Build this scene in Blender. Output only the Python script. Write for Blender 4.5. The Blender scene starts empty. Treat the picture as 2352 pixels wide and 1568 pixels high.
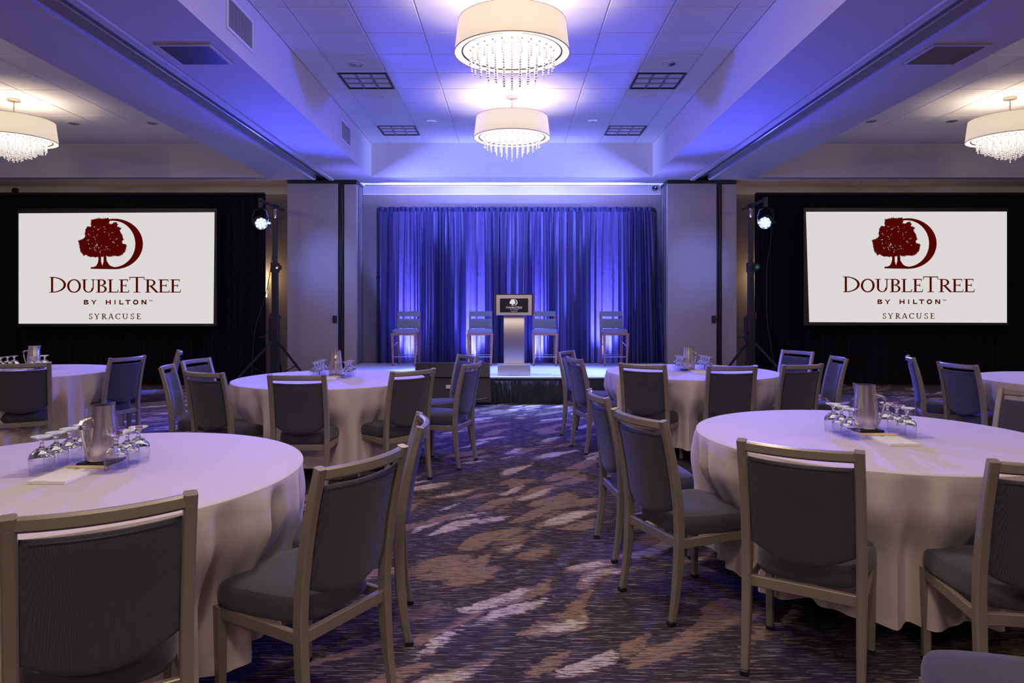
import bpy, math, random
from mathutils import Vector, Matrix
R = math.radians
PI = math.pi
sc = bpy.context.scene
COL = sc.collection

# ------------------------------------------------------------------ camera, world, exposure
cam_d = bpy.data.cameras.new('camera')
cam = bpy.data.objects.new('camera', cam_d); COL.objects.link(cam)
cam.location = (0, 0, 1.41); cam.rotation_euler = (R(90), 0, 0)
cam_d.sensor_width = 36; cam_d.lens = 24; cam_d.shift_y = -(784 - 702) / 2352
cam_d.clip_start = 0.05; cam_d.clip_end = 100
sc.camera = cam
w = bpy.data.worlds.new('world'); sc.world = w; w.use_nodes = True
w.node_tree.nodes['Background'].inputs[0].default_value = (0.05, 0.05, 0.08, 1)
w.node_tree.nodes['Background'].inputs[1].default_value = 0.2
sc.view_settings.view_transform = 'Standard'
sc.view_settings.look = 'None'
sc.view_settings.exposure = 0.0
sc.view_settings.gamma = 1.0
sc.view_settings.use_curve_mapping = False
sc.cycles.max_bounces = 10
sc.cycles.diffuse_bounces = 5
sc.cycles.transmission_bounces = 8
sc.cycles.transparent_max_bounces = 12
sc.cycles.sample_clamp_indirect = 4.0
sc.cycles.caustics_reflective = False
sc.cycles.caustics_refractive = False

# ------------------------------------------------------------------ lights
WARM = (1.0, 0.80, 0.62)
BLUE = (0.13, 0.14, 1.0)
def lamp(name, kind, loc, energy, color, aim=None, **kw):
    d = bpy.data.lights.new(name, kind); d.energy = energy; d.color = color
    for k, v in kw.items(): setattr(d, k, v)
    o = bpy.data.objects.new(name, d); COL.objects.link(o); o.location = loc
    if aim is not None:
        o.rotation_euler = (Vector(aim) - Vector(loc)).to_track_quat('-Z', 'Y').to_euler()
    return o
SEEN = [(0, 9.24), (0, 6.14), (-6.83, 9.36), (6.77, 9.28)]                   # chandeliers in view
UNSEEN = [(0, 3.04), (0, -0.06), (0, -3.2), (-6.83, 5.9), (6.77, 5.9), (-6.83, 2.4), (6.77, 2.4), (-6.83, -1.5), (6.77, -1.5)]
for i, (x, y) in enumerate(SEEN + UNSEEN):
    lamp('chandelier_bulbs', 'POINT', (x, y, 3.725), 68 if x == 0 else 42, WARM, shadow_soft_size=0.10)
    lamp('chandelier_downlight', 'AREA', (x, y, 3.655), 22 if y < 4 else 14, (1.0, 0.84, 0.78), aim=(x, y, 0), shape='DISK', size=0.84)
# LED par cans on the crank stands: wide room wash, tight stage beam, panel spill, plus added fill spots
CANS = {}
for s_, cy_ in ((-1, 10.97), (1, 10.88)):
    c_ = Vector((s_ * 4.04, cy_, 2.74)); a_ = Vector((-s_ * 3.6, 5.6 - cy_, 0.5 - 2.74)).normalized(); CANS[s_] = (c_, a_)
    p_ = c_ + a_ * 0.10
    lamp('par_can_wash', 'SPOT', p_, 1750, (0.055, 0.065, 1.0), aim=(-s_ * 0.5, 6.2, 0.0), spot_size=R(125), spot_blend=0.8, shadow_soft_size=0.07)
    lamp('coffer_fill', 'SPOT', p_, 600, (0.17, 0.15, 1.0), aim=(-s_ * 0.6, 12.4, 4.0), spot_size=R(58), spot_blend=1.0, shadow_soft_size=0.3)  # added fill, stands in for blue bounce up into the coffer
    lamp('par_can_stage', 'SPOT', p_, 3000, (0.26, 0.40, 1.0), aim=(0, 10.3, 0.2), spot_size=R(44), spot_blend=0.8, shadow_soft_size=0.07)
    lamp('soffit_fill', 'SPOT', p_, 1400, (0.25, 0.33, 1.0), aim=(-s_ * 0.5, 12.45, 3.66), spot_size=R(40), spot_blend=0.9, shadow_soft_size=0.07)  # added fill to brighten the soffit over the stage
    lamp('wing_fill', 'SPOT', p_, 420, (0.16, 0.14, 1.0), aim=(s_ * 6.2, 8.6, 0), spot_size=R(88), spot_blend=0.9, shadow_soft_size=0.07)  # added fill for the dark wing floor on the can's own side
    lamp('par_can_spill', 'SPOT', p_, 110, (0.2, 0.25, 1.0), aim=(s_ * 3.4, 12.15, 2.2), spot_size=R(60), spot_blend=1.0, shadow_soft_size=0.05)
# LED uplights on the floor behind the stage drape
UPX = (-1.86, -0.72, 0.50, 1.70)
for x in UPX:
    lamp('drape_uplight', 'SPOT', (x, 12.61, 0.14), 2600, (0.19, 0.15, 1.0), aim=(x, 12.48, 3.0), spot_size=R(24), spot_blend=1.0, shadow_soft_size=0.04)
    lamp('drape_uplight_tall', 'SPOT', (x, 12.61, 0.14), 2200, (0.20, 0.24, 1.0), aim=(x, 12.68, 3.6), spot_size=R(56), spot_blend=0.8, shadow_soft_size=0.04)
# wall sconces behind the black drapes
SCONCES = [(-4.64, 12.67, 1.72), (4.66, 12.67, 1.72), (-7.3, 12.67, 1.72), (7.3, 12.67, 1.72)]
for x, y, z in SCONCES:
    lamp('sconce_bulb', 'POINT', (x, y - 0.09, z + 0.22), 7, (1.0, 0.66, 0.32), shadow_soft_size=0.04)

# ------------------------------------------------------------------ materials
MATS = {}
def mat(name, color=(0.8, 0.8, 0.8), rough=0.6, metal=0.0, emit=None, es=0.0, trans=0.0, ior=1.45, spec=0.5, sheen=0.0, bump=None, var=None, aniso=0.0):
    if name in MATS: return MATS[name]
    m = bpy.data.materials.new(name); m.use_nodes = True
    nt = m.node_tree; b = nt.nodes['Principled BSDF']
    b.inputs['Base Color'].default_value = (*color, 1)
    b.inputs['Roughness'].default_value = rough
    b.inputs['Metallic'].default_value = metal
    b.inputs['IOR'].default_value = ior
    b.inputs['Specular IOR Level'].default_value = spec
    b.inputs['Transmission Weight'].default_value = trans
    if sheen: b.inputs['Sheen Weight'].default_value = sheen
    if aniso: b.inputs['Anisotropic'].default_value = aniso
    if emit: b.inputs['Emission Color'].default_value = (*emit, 1); b.inputs['Emission Strength'].default_value = es
    tc = nt.nodes.new('ShaderNodeTexCoord')
    if bump or var:
        mp = nt.nodes.new('ShaderNodeMapping'); nt.links.new(tc.outputs['Object'], mp.inputs[0])
        scl = (bump or var)[0]
        mp.inputs['Scale'].default_value = scl
        n = nt.nodes.new('ShaderNodeTexNoise'); n.inputs['Scale'].default_value = 1.0; n.inputs['Detail'].default_value = 3
        nt.links.new(mp.outputs[0], n.inputs['Vector'])
        if bump:
            bp = nt.nodes.new('ShaderNodeBump'); bp.inputs['Strength'].default_value = bump[1]; bp.inputs['Distance'].default_value = bump[2]
            nt.links.new(n.outputs[0], bp.inputs['Height']); nt.links.new(bp.outputs[0], b.inputs['Normal'])
        if var:
            mx = nt.nodes.new('ShaderNodeMix'); mx.data_type = 'RGBA'
            rp = nt.nodes.new('ShaderNodeValToRGB')
            rp.color_ramp.elements[0].position = 0.35; rp.color_ramp.elements[1].position = 0.65
            nt.links.new(n.outputs[0], rp.inputs[0]); nt.links.new(rp.outputs[0], mx.inputs[0])
            mx.inputs[6].default_value = (*color, 1); mx.inputs[7].default_value = (*var[1], 1)
            nt.links.new(mx.outputs[2], b.inputs['Base Color'])
    MATS[name] = m
    return m

def weave_mat(name, c1, c2, freq, rough=0.9, sheen=0.2):
    m = mat(name, c1, rough, sheen=sheen, spec=0.25)
    nt = m.node_tree; b = nt.nodes['Principled BSDF']
    tc = nt.nodes.new('ShaderNodeTexCoord')
    mp = nt.nodes.new('ShaderNodeMapping'); mp.inputs['Rotation'].default_value = (R(20), R(30), R(45)); mp.inputs['Scale'].default_value = (freq,) * 3
    nt.links.new(tc.outputs['Object'], mp.inputs[0])
    v = nt.nodes.new('ShaderNodeTexVoronoi'); v.inputs['Scale'].default_value = 1.0; v.inputs['Randomness'].default_value = 0.15
    nt.links.new(mp.outputs[0], v.inputs['Vector'])
    mx = nt.nodes.new('ShaderNodeMix'); mx.data_type = 'RGBA'
    rp = nt.nodes.new('ShaderNodeMapRange'); rp.inputs[1].default_value = 0.2; rp.inputs[2].default_value = 0.7
    nt.links.new(v.outputs['Distance'], rp.inputs[0]); nt.links.new(rp.outputs[0], mx.inputs[0])
    mx.inputs[6].default_value = (*c1, 1); mx.inputs[7].default_value = (*c2, 1)
    nt.links.new(mx.outputs[2], b.inputs['Base Color'])
    bp = nt.nodes.new('ShaderNodeBump'); bp.inputs['Strength'].default_value = 0.35; bp.inputs['Distance'].default_value = 0.001
    nt.links.new(v.outputs['Distance'], bp.inputs['Height']); nt.links.new(bp.outputs[0], b.inputs['Normal'])
    return m

FRAME = mat('bronze_frame', (0.30, 0.265, 0.21), 0.36, 0.45)
FABRIC = weave_mat('grey_weave', (0.072, 0.073, 0.094), (0.028, 0.028, 0.036), 330)
BLACK = mat('black_plastic', (0.012, 0.012, 0.014), 0.5)
BLACKM = mat('black_metal', (0.02, 0.02, 0.024), 0.4, 0.4)
CLOTH = mat('table_linen', (0.58, 0.49, 0.46), 0.75, sheen=0.3, spec=0.2, bump=((9, 9, 3), 0.25, 0.01))
WHITEP = mat('painted_white', (0.78, 0.76, 0.74), 0.8, spec=0.2)
SOFFIT = mat('painted_soffit', (0.66, 0.63, 0.62), 0.85, spec=0.2)
TILE = mat('ceiling_tile', (0.80, 0.78, 0.76), 0.9, spec=0.1, bump=((120, 120, 120), 0.15, 0.002))
WALLP = mat('wallpaper', (0.36, 0.33, 0.31), 0.8, spec=0.25, var=((3, 3, 120), (0.30, 0.275, 0.26)))
PANEL = mat('partition_vinyl', (0.40, 0.37, 0.37), 0.7, spec=0.3, var=((30, 30, 260), (0.33, 0.305, 0.31)))
CHROME = mat('chrome', (0.75, 0.75, 0.77), 0.15, 1.0)
STEEL = mat('brushed_steel', (0.74, 0.68, 0.62), 0.24, 1.0, bump=((90, 90, 3), 0.10, 0.001))
PODST = mat('podium_steel', (0.66, 0.62, 0.58), 0.38, 0.9, bump=((2, 2, 300), 0.1, 0.001))
GLASS = mat('clear_glass', (1, 1, 1), 0.0, trans=1.0, ior=1.5)
def thin_glass():
    m = bpy.data.materials.new('thin_glass'); m.use_nodes = True; nt = m.node_tree; nt.nodes.clear()
    o = nt.nodes.new('ShaderNodeOutputMaterial'); t = nt.nodes.new('ShaderNodeBsdfTransparent'); g = nt.nodes.new('ShaderNodeBsdfGlossy')
    t.inputs[0].default_value = (0.97, 0.97, 0.98, 1); g.inputs['Roughness'].default_value = 0.02
    lw = nt.nodes.new('ShaderNodeLayerWeight'); lw.inputs[0].default_value = 0.5; f = nt.nodes.new('ShaderNodeMath'); f.operation = 'POWER'; f.inputs[1].default_value = 4.0
    nt.links.new(lw.outputs['Facing'], f.inputs[0]); mr = nt.nodes.new('ShaderNodeMapRange'); mr.inputs[3].default_value = 0.02; mr.inputs[4].default_value = 0.6; nt.links.new(f.outputs[0], mr.inputs[0]); f = mr; x = nt.nodes.new('ShaderNodeMixShader')
    nt.links.new(f.outputs[0], x.inputs[0]); nt.links.new(t.outputs[0], x.inputs[1]); nt.links.new(g.outputs[0], x.inputs[2]); nt.links.new(x.outputs[0], o.inputs[0])
    return m
THIN = thin_glass()
CRYSTAL = mat('crystal_bead', (0.74, 0.66, 0.60), 0.10, trans=0.4, ior=1.5)
SHADE = mat('lamp_shade_fabric', (0.80, 0.72, 0.62), 0.9, emit=(1.0, 0.87, 0.74), es=0.42)
def shade_mat():
    m = SHADE; nt = m.node_tree; p = nt.nodes['Principled BSDF']; o = [n for n in nt.nodes if n.type == 'OUTPUT_MATERIAL'][0]
    t = nt.nodes.new('ShaderNodeBsdfTranslucent'); t.inputs[0].default_value = (0.72, 0.72, 0.66, 1); a = nt.nodes.new('ShaderNodeMixShader'); a.inputs[0].default_value = 0.62
    nt.links.new(p.outputs[0], a.inputs[1]); nt.links.new(t.outputs[0], a.inputs[2]); nt.links.new(a.outputs[0], o.inputs[0])
shade_mat()
DIFF = mat('lamp_diffuser', (0.9, 0.85, 0.8), 0.8, emit=(1.0, 0.86, 0.66), es=1.15)
RIM = mat('shade_binding', (0.35, 0.28, 0.22), 0.6)
NICKEL = mat('lamp_metal', (0.62, 0.56, 0.48), 0.3, 0.9)
BEXP = mat('black_drape', (0.009, 0.008, 0.011), 0.95, spec=0.05)
SKIRT = mat('black_skirt', (0.012, 0.012, 0.014), 0.8, sheen=0.3)
DECK = mat('stage_deck', (0.42, 0.42, 0.44), 0.7, bump=((60, 60, 60), 0.2, 0.002))
WOOD = mat('stool_wood', (0.40, 0.19, 0.14), 0.45, var=((4, 4, 60), (0.30, 0.14, 0.10)))
DWOOD = mat('podium_wood', (0.10, 0.02, 0.02), 0.35)
PAPER = mat('white_paper', (0.82, 0.80, 0.79), 0.8)
PENCIL = mat('pencil_wood', (0.80, 0.58, 0.34), 0.5)
PICT = mat('projected_white', (0.02, 0.02, 0.02), 0.9, emit=(0.71, 0.685, 0.68), es=1.0)
RED = mat('projected_maroon', (0.0, 0.0, 0.0), 1.0, emit=(0.078, 0.0018, 0.0004), es=1.0, spec=0.0)
LOGOW = mat('glowing_logo_white', (0.8, 0.8, 0.8), 0.6, emit=(0.8, 0.8, 0.8), es=0.5)  # white logo print with a glow of its own added
LED = mat('led_lens', (0.05, 0.08, .4), 0.3, emit=(0.06, 0.14, 1.0), es=1.6)
LEDW = mat('led_dot', (0.9, 0.95, 1), 0.3, emit=(0.8, 0.9, 1.0), es=40.0)
SCON = mat('sconce_glass', (0.9, 0.8, 0.6), 0.5, emit=(1.0, 0.72, 0.38), es=2.2)
VENTD = mat('vent_brown', (0.09, 0.075, 0.07), 0.5)
VENTW = mat('vent_white', (0.55, 0.52, 0.5), 0.5)
VENTG = mat('vent_taupe', (0.24, 0.21, 0.20), 0.5)
VOID = mat('vent_void', (0.015, 0.015, 0.015), 0.9)
REFL = mat('louver_aluminium', (0.34, 0.33, 0.40), 0.35, 0.7)
REDP = mat('red_plastic', (0.6, 0.02, 0.05), 0.4)
TEAL = mat('teal_label', (0.05, 0.5, 0.4), 0.4)
TEALF = mat('stool_fabric_seat', (0.20, 0.22, 0.34), 0.7, sheen=0.4, spec=0.3)
STRIPE = mat('stool_fabric_back', (0.28, 0.25, 0.34), 0.8, sheen=0.3, var=((6, 6, 130), (0.16, 0.30, 0.42)))

def drape_mat():
    m = bpy.data.materials.new('sheer_blue_drape'); m.use_nodes = True; nt = m.node_tree
    nt.nodes.clear()
    out = nt.nodes.new('ShaderNodeOutputMaterial')
    d = nt.nodes.new('ShaderNodeBsdfDiffuse'); t = nt.nodes.new('ShaderNodeBsdfTranslucent'); g = nt.nodes.new('ShaderNodeBsdfGlossy')
    d.inputs[0].default_value = (0.045, 0.05, 0.20, 1); t.inputs[0].default_value = (0.26, 0.22, 0.50, 1)
    g.inputs[0].default_value = (0.5, 0.5, 0.7, 1); g.inputs['Roughness'].default_value = 0.45
    m1 = nt.nodes.new('ShaderNodeMixShader'); m1.inputs[0].default_value = 0.42
    m2 = nt.nodes.new('ShaderNodeMixShader'); m2.inputs[0].default_value = 0.06
    nt.links.new(d.outputs[0], m1.inputs[1]); nt.links.new(t.outputs[0], m1.inputs[2])
    nt.links.new(m1.outputs[0], m2.inputs[1]); nt.links.new(g.outputs[0], m2.inputs[2])
    nt.links.new(m2.outputs[0], out.inputs[0])
    tc = nt.nodes.new('ShaderNodeTexCoord'); n = nt.nodes.new('ShaderNodeTexNoise'); n.inputs['Scale'].default_value = 14; n.inputs['Detail'].default_value = 6
    mp = nt.nodes.new('ShaderNodeMapping'); mp.inputs['Scale'].default_value = (1, 1, 0.5)
    bp = nt.nodes.new('ShaderNodeBump'); bp.inputs['Strength'].default_value = 0.5; bp.inputs['Distance'].default_value = 0.01
    nt.links.new(tc.outputs['Object'], mp.inputs[0]); nt.links.new(mp.outputs[0], n.inputs['Vector']); nt.links.new(n.outputs[0], bp.inputs['Height'])
    for b in (d, t, g): nt.links.new(bp.outputs[0], b.inputs['Normal'])
    return m
SHEER = drape_mat()

def carpet_mat():
    m = bpy.data.materials.new('patterned_carpet'); m.use_nodes = True; nt = m.node_tree
    N = nt.nodes; L = nt.links; b = N['Principled BSDF']
    b.inputs['Roughness'].default_value = 0.95; b.inputs['Specular IOR Level'].default_value = 0.1
    tc = N.new('ShaderNodeTexCoord')
    def noise(scale, rot=0, detail=3, loc=(0, 0, 0), rough=0.5):
        mp = N.new('ShaderNodeMapping'); mp.inputs['Scale'].default_value = scale; mp.inputs['Rotation'].default_value = (0, 0, rot); mp.inputs['Location'].default_value = loc
        L.new(tc.outputs['Object'], mp.inputs[0])
        n = N.new('ShaderNodeTexNoise'); n.inputs['Scale'].default_value = 1; n.inputs['Detail'].default_value = detail; n.inputs['Roughness'].default_value = rough
        L.new(mp.outputs[0], n.inputs['Vector']); return n.outputs[0]
    def mth(op, a, c, clamp=False):
        n = N.new('ShaderNodeMath'); n.operation = op; n.use_clamp = clamp
        for i, v in enumerate((a, c)):
            if v is None: continue
            if isinstance(v, (int, float)): n.inputs[i].default_value = v
            else: L.new(v, n.inputs[i])
        return n.outputs[0]
    def step(v, a, c):
        n = N.new('ShaderNodeMapRange'); n.interpolation_type = 'SMOOTHSTEP'; n.inputs[1].default_value = a; n.inputs[2].default_value = c
        L.new(v, n.inputs[0]); return n.outputs[0]
    def mix(f, a, c):
        n = N.new('ShaderNodeMix'); n.data_type = 'RGBA'; L.new(f, n.inputs[0])
        for i, v in ((6, a), (7, c)):
            if isinstance(v, tuple): n.inputs[i].default_value = (*v, 1)
            else: L.new(v, n.inputs[i])
        return n.outputs[2]
    streak = noise((8, 85, 1), 0, 5, rough=0.72)
    fine = noise((22, 160, 1), 0, 2)
    pile = noise((260, 260, 1), 0, 1)
    # diagonal brush strokes: stretched voronoi cells
    mp = N.new('ShaderNodeMapping'); mp.inputs['Scale'].default_value = (2.1, 7.6, 1)
    rot = N.new('ShaderNodeMapping'); rot.inputs['Rotation'].default_value = (0, 0, R(-46))
    dist = N.new('ShaderNodeVectorMath'); dist.operation = 'MULTIPLY_ADD'
    sw = N.new('ShaderNodeTexNoise'); sw.inputs['Scale'].default_value = 1.6; sw.inputs['Detail'].default_value = 1
    L.new(tc.outputs['Object'], sw.inputs['Vector'])
    sx = N.new('ShaderNodeCombineXYZ'); L.new(mth('MULTIPLY', mth('SUBTRACT', streak, 0.5), 0.16), sx.inputs[0])
    dist.inputs[1].default_value = (0.35, 0.35, 0); L.new(sw.outputs['Color'], dist.inputs[0])
    add = N.new('ShaderNodeVectorMath'); L.new(tc.outputs['Object'], add.inputs[0]); L.new(sx.outputs[0], add.inputs[1])
    L.new(add.outputs[0], dist.inputs[2])
    L.new(dist.outputs[0], rot.inputs[0]); L.new(rot.outputs[0], mp.inputs[0])
    v = N.new('ShaderNodeTexVoronoi'); v.inputs['Scale'].default_value = 1.0; v.inputs['Randomness'].default_value = 0.85
    L.new(mp.outputs[0], v.inputs['Vector'])
    sep = N.new('ShaderNodeSeparateColor'); L.new(v.outputs['Color'], sep.inputs[0])
    area = noise((0.55, 0.55, 1), 0, 1, (3.3, 1.7, 0))
    rag = mth('MULTIPLY', mth('SUBTRACT', streak, 0.5), 0.75); vd = mth('ADD', v.outputs['Distance'], rag)
    med = noise((14, 30, 1), 0, 3, (2, 8, 0)); vd = mth('ADD', vd, mth('MULTIPLY', mth('SUBTRACT', med, 0.5), 0.5))
    tan_m = mth('MULTIPLY', step(mth('ADD', sep.outputs[0], mth('MULTIPLY', area, 0.9)), 1.06, 1.08), step(vd, 0.60, 0.54))
    cream_m = mth('MULTIPLY', step(mth('ADD', sep.outputs[1], mth('MULTIPLY', area, 0.7)), 1.14, 1.16), step(vd, 0.46, 0.41))
    brk = step(mth('ADD', streak, mth('MULTIPLY', fine, 0.4)), 0.70, 0.76)
    hole = mth('SUBTRACT', 1.0, mth('MULTIPLY', brk, 0.85), True)
    base = mix(step(streak, 0.42, 0.62), (0.030, 0.021, 0.028), (0.068, 0.055, 0.072))
    base = mix(step(noise((9, 110, 1), 0, 2, (5, 9, 0)), 0.585, 0.64), base, (0.24, 0.20, 0.21))
    base = mix(step(noise((7, 60, 1), 0, 2, (1, 4, 0)), 0.62, 0.67), base, (0.22, 0.145, 0.115))
    c = mix(mth('MULTIPLY', tan_m, hole), base, (0.27, 0.175, 0.13))
    c = mix(mth('MULTIPLY', cream_m, hole), c, (0.56, 0.47, 0.42))
    c = mix(mth('MULTIPLY', step(pile, 0.4, 0.65), 0.25), c, (0.02, 0.015, 0.02))
    L.new(c, b.inputs['Base Color'])
    bp = N.new('ShaderNodeBump'); bp.inputs['Strength'].default_value = 0.4; bp.inputs['Distance'].default_value = 0.004
    L.new(pile, bp.inputs['Height']); L.new(bp.outputs[0], b.inputs['Normal'])
    return m
CARPET = carpet_mat()

# ------------------------------------------------------------------ mesh builder
class MB:
    def __init__(s): s.v = []; s.f = []; s.m = []
    def add(s, vs, fs, mi=0, M=None):
        o = len(s.v)
        s.v += [tuple(M @ Vector(p)) for p in vs] if M else [tuple(p) for p in vs]
        s.f += [tuple(o + i for i in f) for f in fs]; s.m += [mi] * len(fs); return s
    def box(s, x0, y0, z0, x1, y1, z1, mi=0, M=None):
        vs = [(x0, y0, z0), (x1, y0, z0), (x1, y1, z0), (x0, y1, z0), (x0, y0, z1), (x1, y0, z1), (x1, y1, z1), (x0, y1, z1)]
        return s.add(vs, [(0, 3, 2, 1), (4, 5, 6, 7), (0, 1, 5, 4), (1, 2, 6, 5), (2, 3, 7, 6), (3, 0, 4, 7)], mi, M)
    def cbox(s, x0, y0, z0, x1, y1, z1, c=0.004, mi=0, M=None):          # chamfered box
        vs = []; fs = []
        for (z, i) in ((z0, c), (z0 + c, 0), (z1 - c, 0), (z1, c)):
            a, b, d, e = x0 + i, x1 - i, y0 + i, y1 - i
            vs += [(a + c, d, z), (b - c, d, z), (b, d + c, z), (b, e - c, z), (b - c, e, z), (a + c, e, z), (a, e - c, z), (a, d + c, z)]
        for k in range(3):
            for j in range(8):
                n = (j + 1) % 8; fs.append((k * 8 + j, k * 8 + n, k * 8 + 8 + n, k * 8 + 8 + j))
        fs.append(tuple(range(7, -1, -1))); fs.append(tuple(range(24, 32)))
        return s.add(vs, fs, mi, M)
    def lathe(s, prof, n=24, mi=0, M=None, cap=True):
        vs = []; fs = []
        for r, z in prof:
            for k in range(n): a = 2 * PI * k / n; vs.append((r * math.cos(a), r * math.sin(a), z))
        for i in range(len(prof) - 1):
            for k in range(n): j = (k + 1) % n; fs.append((i * n + k, i * n + j, (i + 1) * n + j, (i + 1) * n + k))
        if cap:
            if prof[0][0] > 1e-5: fs.append(tuple(range(n - 1, -1, -1)))
            if prof[-1][0] > 1e-5: fs.append(tuple((len(prof) - 1) * n + k for k in range(n)))
        return s.add(vs, fs, mi, M)
    def tube(s, pts, r, n=8, mi=0, M=None, cap=True):
        pts = [Vector(p) for p in pts]; vs = []; fs = []; up = None
        for i, p in enumerate(pts):
            t = (pts[min(i + 1, len(pts) - 1)] - pts[max(i - 1, 0)]).normalized()
            if up is None: up = Vector((0, 0, 1)) if abs(t.z) < 0.9 else Vector((1, 0, 0))
            x = t.cross(up).normalized(); y = x.cross(t).normalized(); up = y
            rr = r[i] if isinstance(r, (list, tuple)) else r
            for k in range(n): a = 2 * PI * k / n; vs.append(p + x * (rr * math.cos(a)) + y * (rr * math.sin(a)))
        for i in range(len(pts) - 1):
            for k in range(n): j = (k + 1) % n; fs.append((i * n + k, (i + 1) * n + k, (i + 1) * n + j, i * n + j))
        if cap: fs.append(tuple(range(n))); fs.append(tuple((len(pts) - 1) * n + k for k in range(n - 1, -1, -1)))
        return s.add(vs, fs, mi, M)
    def sweep(s, pts, w, h, up=(0, 0, 1), c=0.004, mi=0, M=None):        # rounded rectangular bar; w along side, h along up
        pts = [Vector(p) for p in pts]; vs = []; fs = []; U = Vector(up)
        for i, p in enumerate(pts):
            t = (pts[min(i + 1, len(pts) - 1)] - pts[max(i - 1, 0)]).normalized()
            x = t.cross(U).normalized(); y = x.cross(t).normalized()
            ww = (w[i] if isinstance(w, (list, tuple)) else w) / 2; hh = (h[i] if isinstance(h, (list, tuple)) else h) / 2
            for a, b in ((ww - c, -hh), (ww, -hh + c), (ww, hh - c), (ww - c, hh), (-ww + c, hh), (-ww, hh - c), (-ww, -hh + c), (-ww + c, -hh)):
                vs.append(p + x * a + y * b)
        n = 8
        for i in range(len(pts) - 1):
            for k in range(n): j = (k + 1) % n; fs.append((i * n + k, i * n + j, (i + 1) * n + j, (i + 1) * n + k))
        fs.append(tuple(range(n - 1, -1, -1))); fs.append(tuple((len(pts) - 1) * n + k for k in range(n)))
        return s.add(vs, fs, mi, M)
    def grid(s, fn, nu, nv, closed=False, mi=0, M=None):
        vs = [fn(i / (nu if closed else nu - 1), j / (nv - 1)) for j in range(nv) for i in range(nu)]; fs = []
        for j in range(nv - 1):
            for i in range(nu if closed else nu - 1):
                k = (i + 1) % nu; fs.append((j * nu + i, j * nu + k, (j + 1) * nu + k, (j + 1) * nu + i))
        return s.add(vs, fs, mi, M)
    def layers(s, outline, lays, mi=0, M=None):                           # stacked scaled outlines; lays (scale, z)
        n = len(outline); vs = []; fs = []
        cx = sum(p[0] for p in outline) / n; cy = sum(p[1] for p in outline) / n
        for sc_, z in lays:
            for x, y in outline: vs.append((cx + (x - cx) * sc_, cy + (y - cy) * sc_, z))
        for i in range(len(lays) - 1):
            for k in range(n): j = (k + 1) % n; fs.append((i * n + k, i * n + j, (i + 1) * n + j, (i + 1) * n + k))
        fs.append(tuple(range(n - 1, -1, -1))); fs.append(tuple((len(lays) - 1) * n + k for k in range(n)))
        return s.add(vs, fs, mi, M)
    def mesh(s, name, mats, angle=35, fix=True):
        me = bpy.data.meshes.new(name); me.from_pydata(s.v, [], s.f); me.update()
        for m in (mats if isinstance(mats, (list, tuple)) else [mats]): me.materials.append(m)
        for p, mi in zip(me.polygons, s.m): p.material_index = mi
        if fix:
            import bmesh
            b = bmesh.new(); b.from_mesh(me); bmesh.ops.recalc_face_normals(b, faces=b.faces); b.to_mesh(me); b.free()
        if angle:
            me.shade_smooth(); me.set_sharp_from_angle(angle=R(angle))
        return me
    def obj(s, name, mats, parent=None, angle=35, fix=True, **kw):
        o = bpy.data.objects.new(name, s.mesh(name, mats, angle, fix)); COL.objects.link(o)
        if parent is not None: o.parent = parent
        for k, v in kw.items(): o[k] = v
        return o
def link(name, me, parent=None, loc=(0, 0, 0), rz=0, **kw):
    o = bpy.data.objects.new(name, me); COL.objects.link(o); o.parent = parent
    o.location = loc; o.rotation_euler = (0, 0, rz)
    for k, v in kw.items(): o[k] = v
    return o
def tag(o, label, cat, group=None):
    o['label'] = label; o['category'] = cat
    if group: o['group'] = group
    return o
def thing(name, label, cat, loc=(0, 0, 0), rz=0, group=None):
    o = bpy.data.objects.new(name, None); COL.objects.link(o); o.location = loc; o.rotation_euler = (0, 0, rz)
    o.empty_display_size = 0.1
    return tag(o, label, cat, group)
def copy_tree(o, parent=None):
    c = o.copy(); COL.objects.link(c)
    if parent is not None:
        c.parent = parent
    for ch in list(o.children): copy_tree(ch, c)
    return c
def struct(name, mb, m, **kw):
    return mb.obj(name, m, kind='structure', **kw)

F = 1568.0
def at(px, py, z):              # photo pixel of a point known to lie at height z -> plan position
    Y = (1.41 - z) * F / (py - 702.0)
    return (px - 1176.0) * Y / F, Y
def smooth(a, b, x):
    t = max(0.0, min(1.0, (x - a) / (b - a))); return t * t * (3 - 2 * t)

# ------------------------------------------------------------------ room
ZS, ZC = 3.649, 4.239           # soffit and tile heights
YW = 12.75                      # stage wall
XI, XO, XE, XW = 2.45, 4.28, 9.3, 9.7
YC = 11.88; YB = -7.4; YR = -8.0
struct('floor', MB().box(-XW, YR, -0.1, XW, YW, 0), CARPET, angle=0)
mb = MB().box(-XW - .2, YW, 0, XW + .2, YW + .2, ZC + .3)
struct('wall_stage', mb, WALLP, angle=0)
struct('wall_left', MB().box(-XW - .2, YR, 0, -XW, YW, ZC + .3), WALLP, angle=0)
struct('wall_right', MB().box(XW, YR, 0, XW + .2, YW, ZC + .3), WALLP, angle=0)
struct('wall_rear', MB().box(-XW - .2, YR - .2, 0, XW + .2, YR, ZC + .3), WALLP, angle=0)
struct('baseboard_stage', MB().box(-XW, YW - .02, 0, XW, YW, .12), VENTG, angle=0)
# crown band under the soffit and thin moulding line
struct('trim_1', MB().cbox(-XW, YW - .014, 3.487, XW, YW, ZS, .003), WHITEP)
struct('trim_2', MB().cbox(-2.72, YW - .10, 3.628, 2.74, YW - .014, ZS, .006), VENTG)  # dim line put into the colour: dark taupe tones down the uplight
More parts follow.
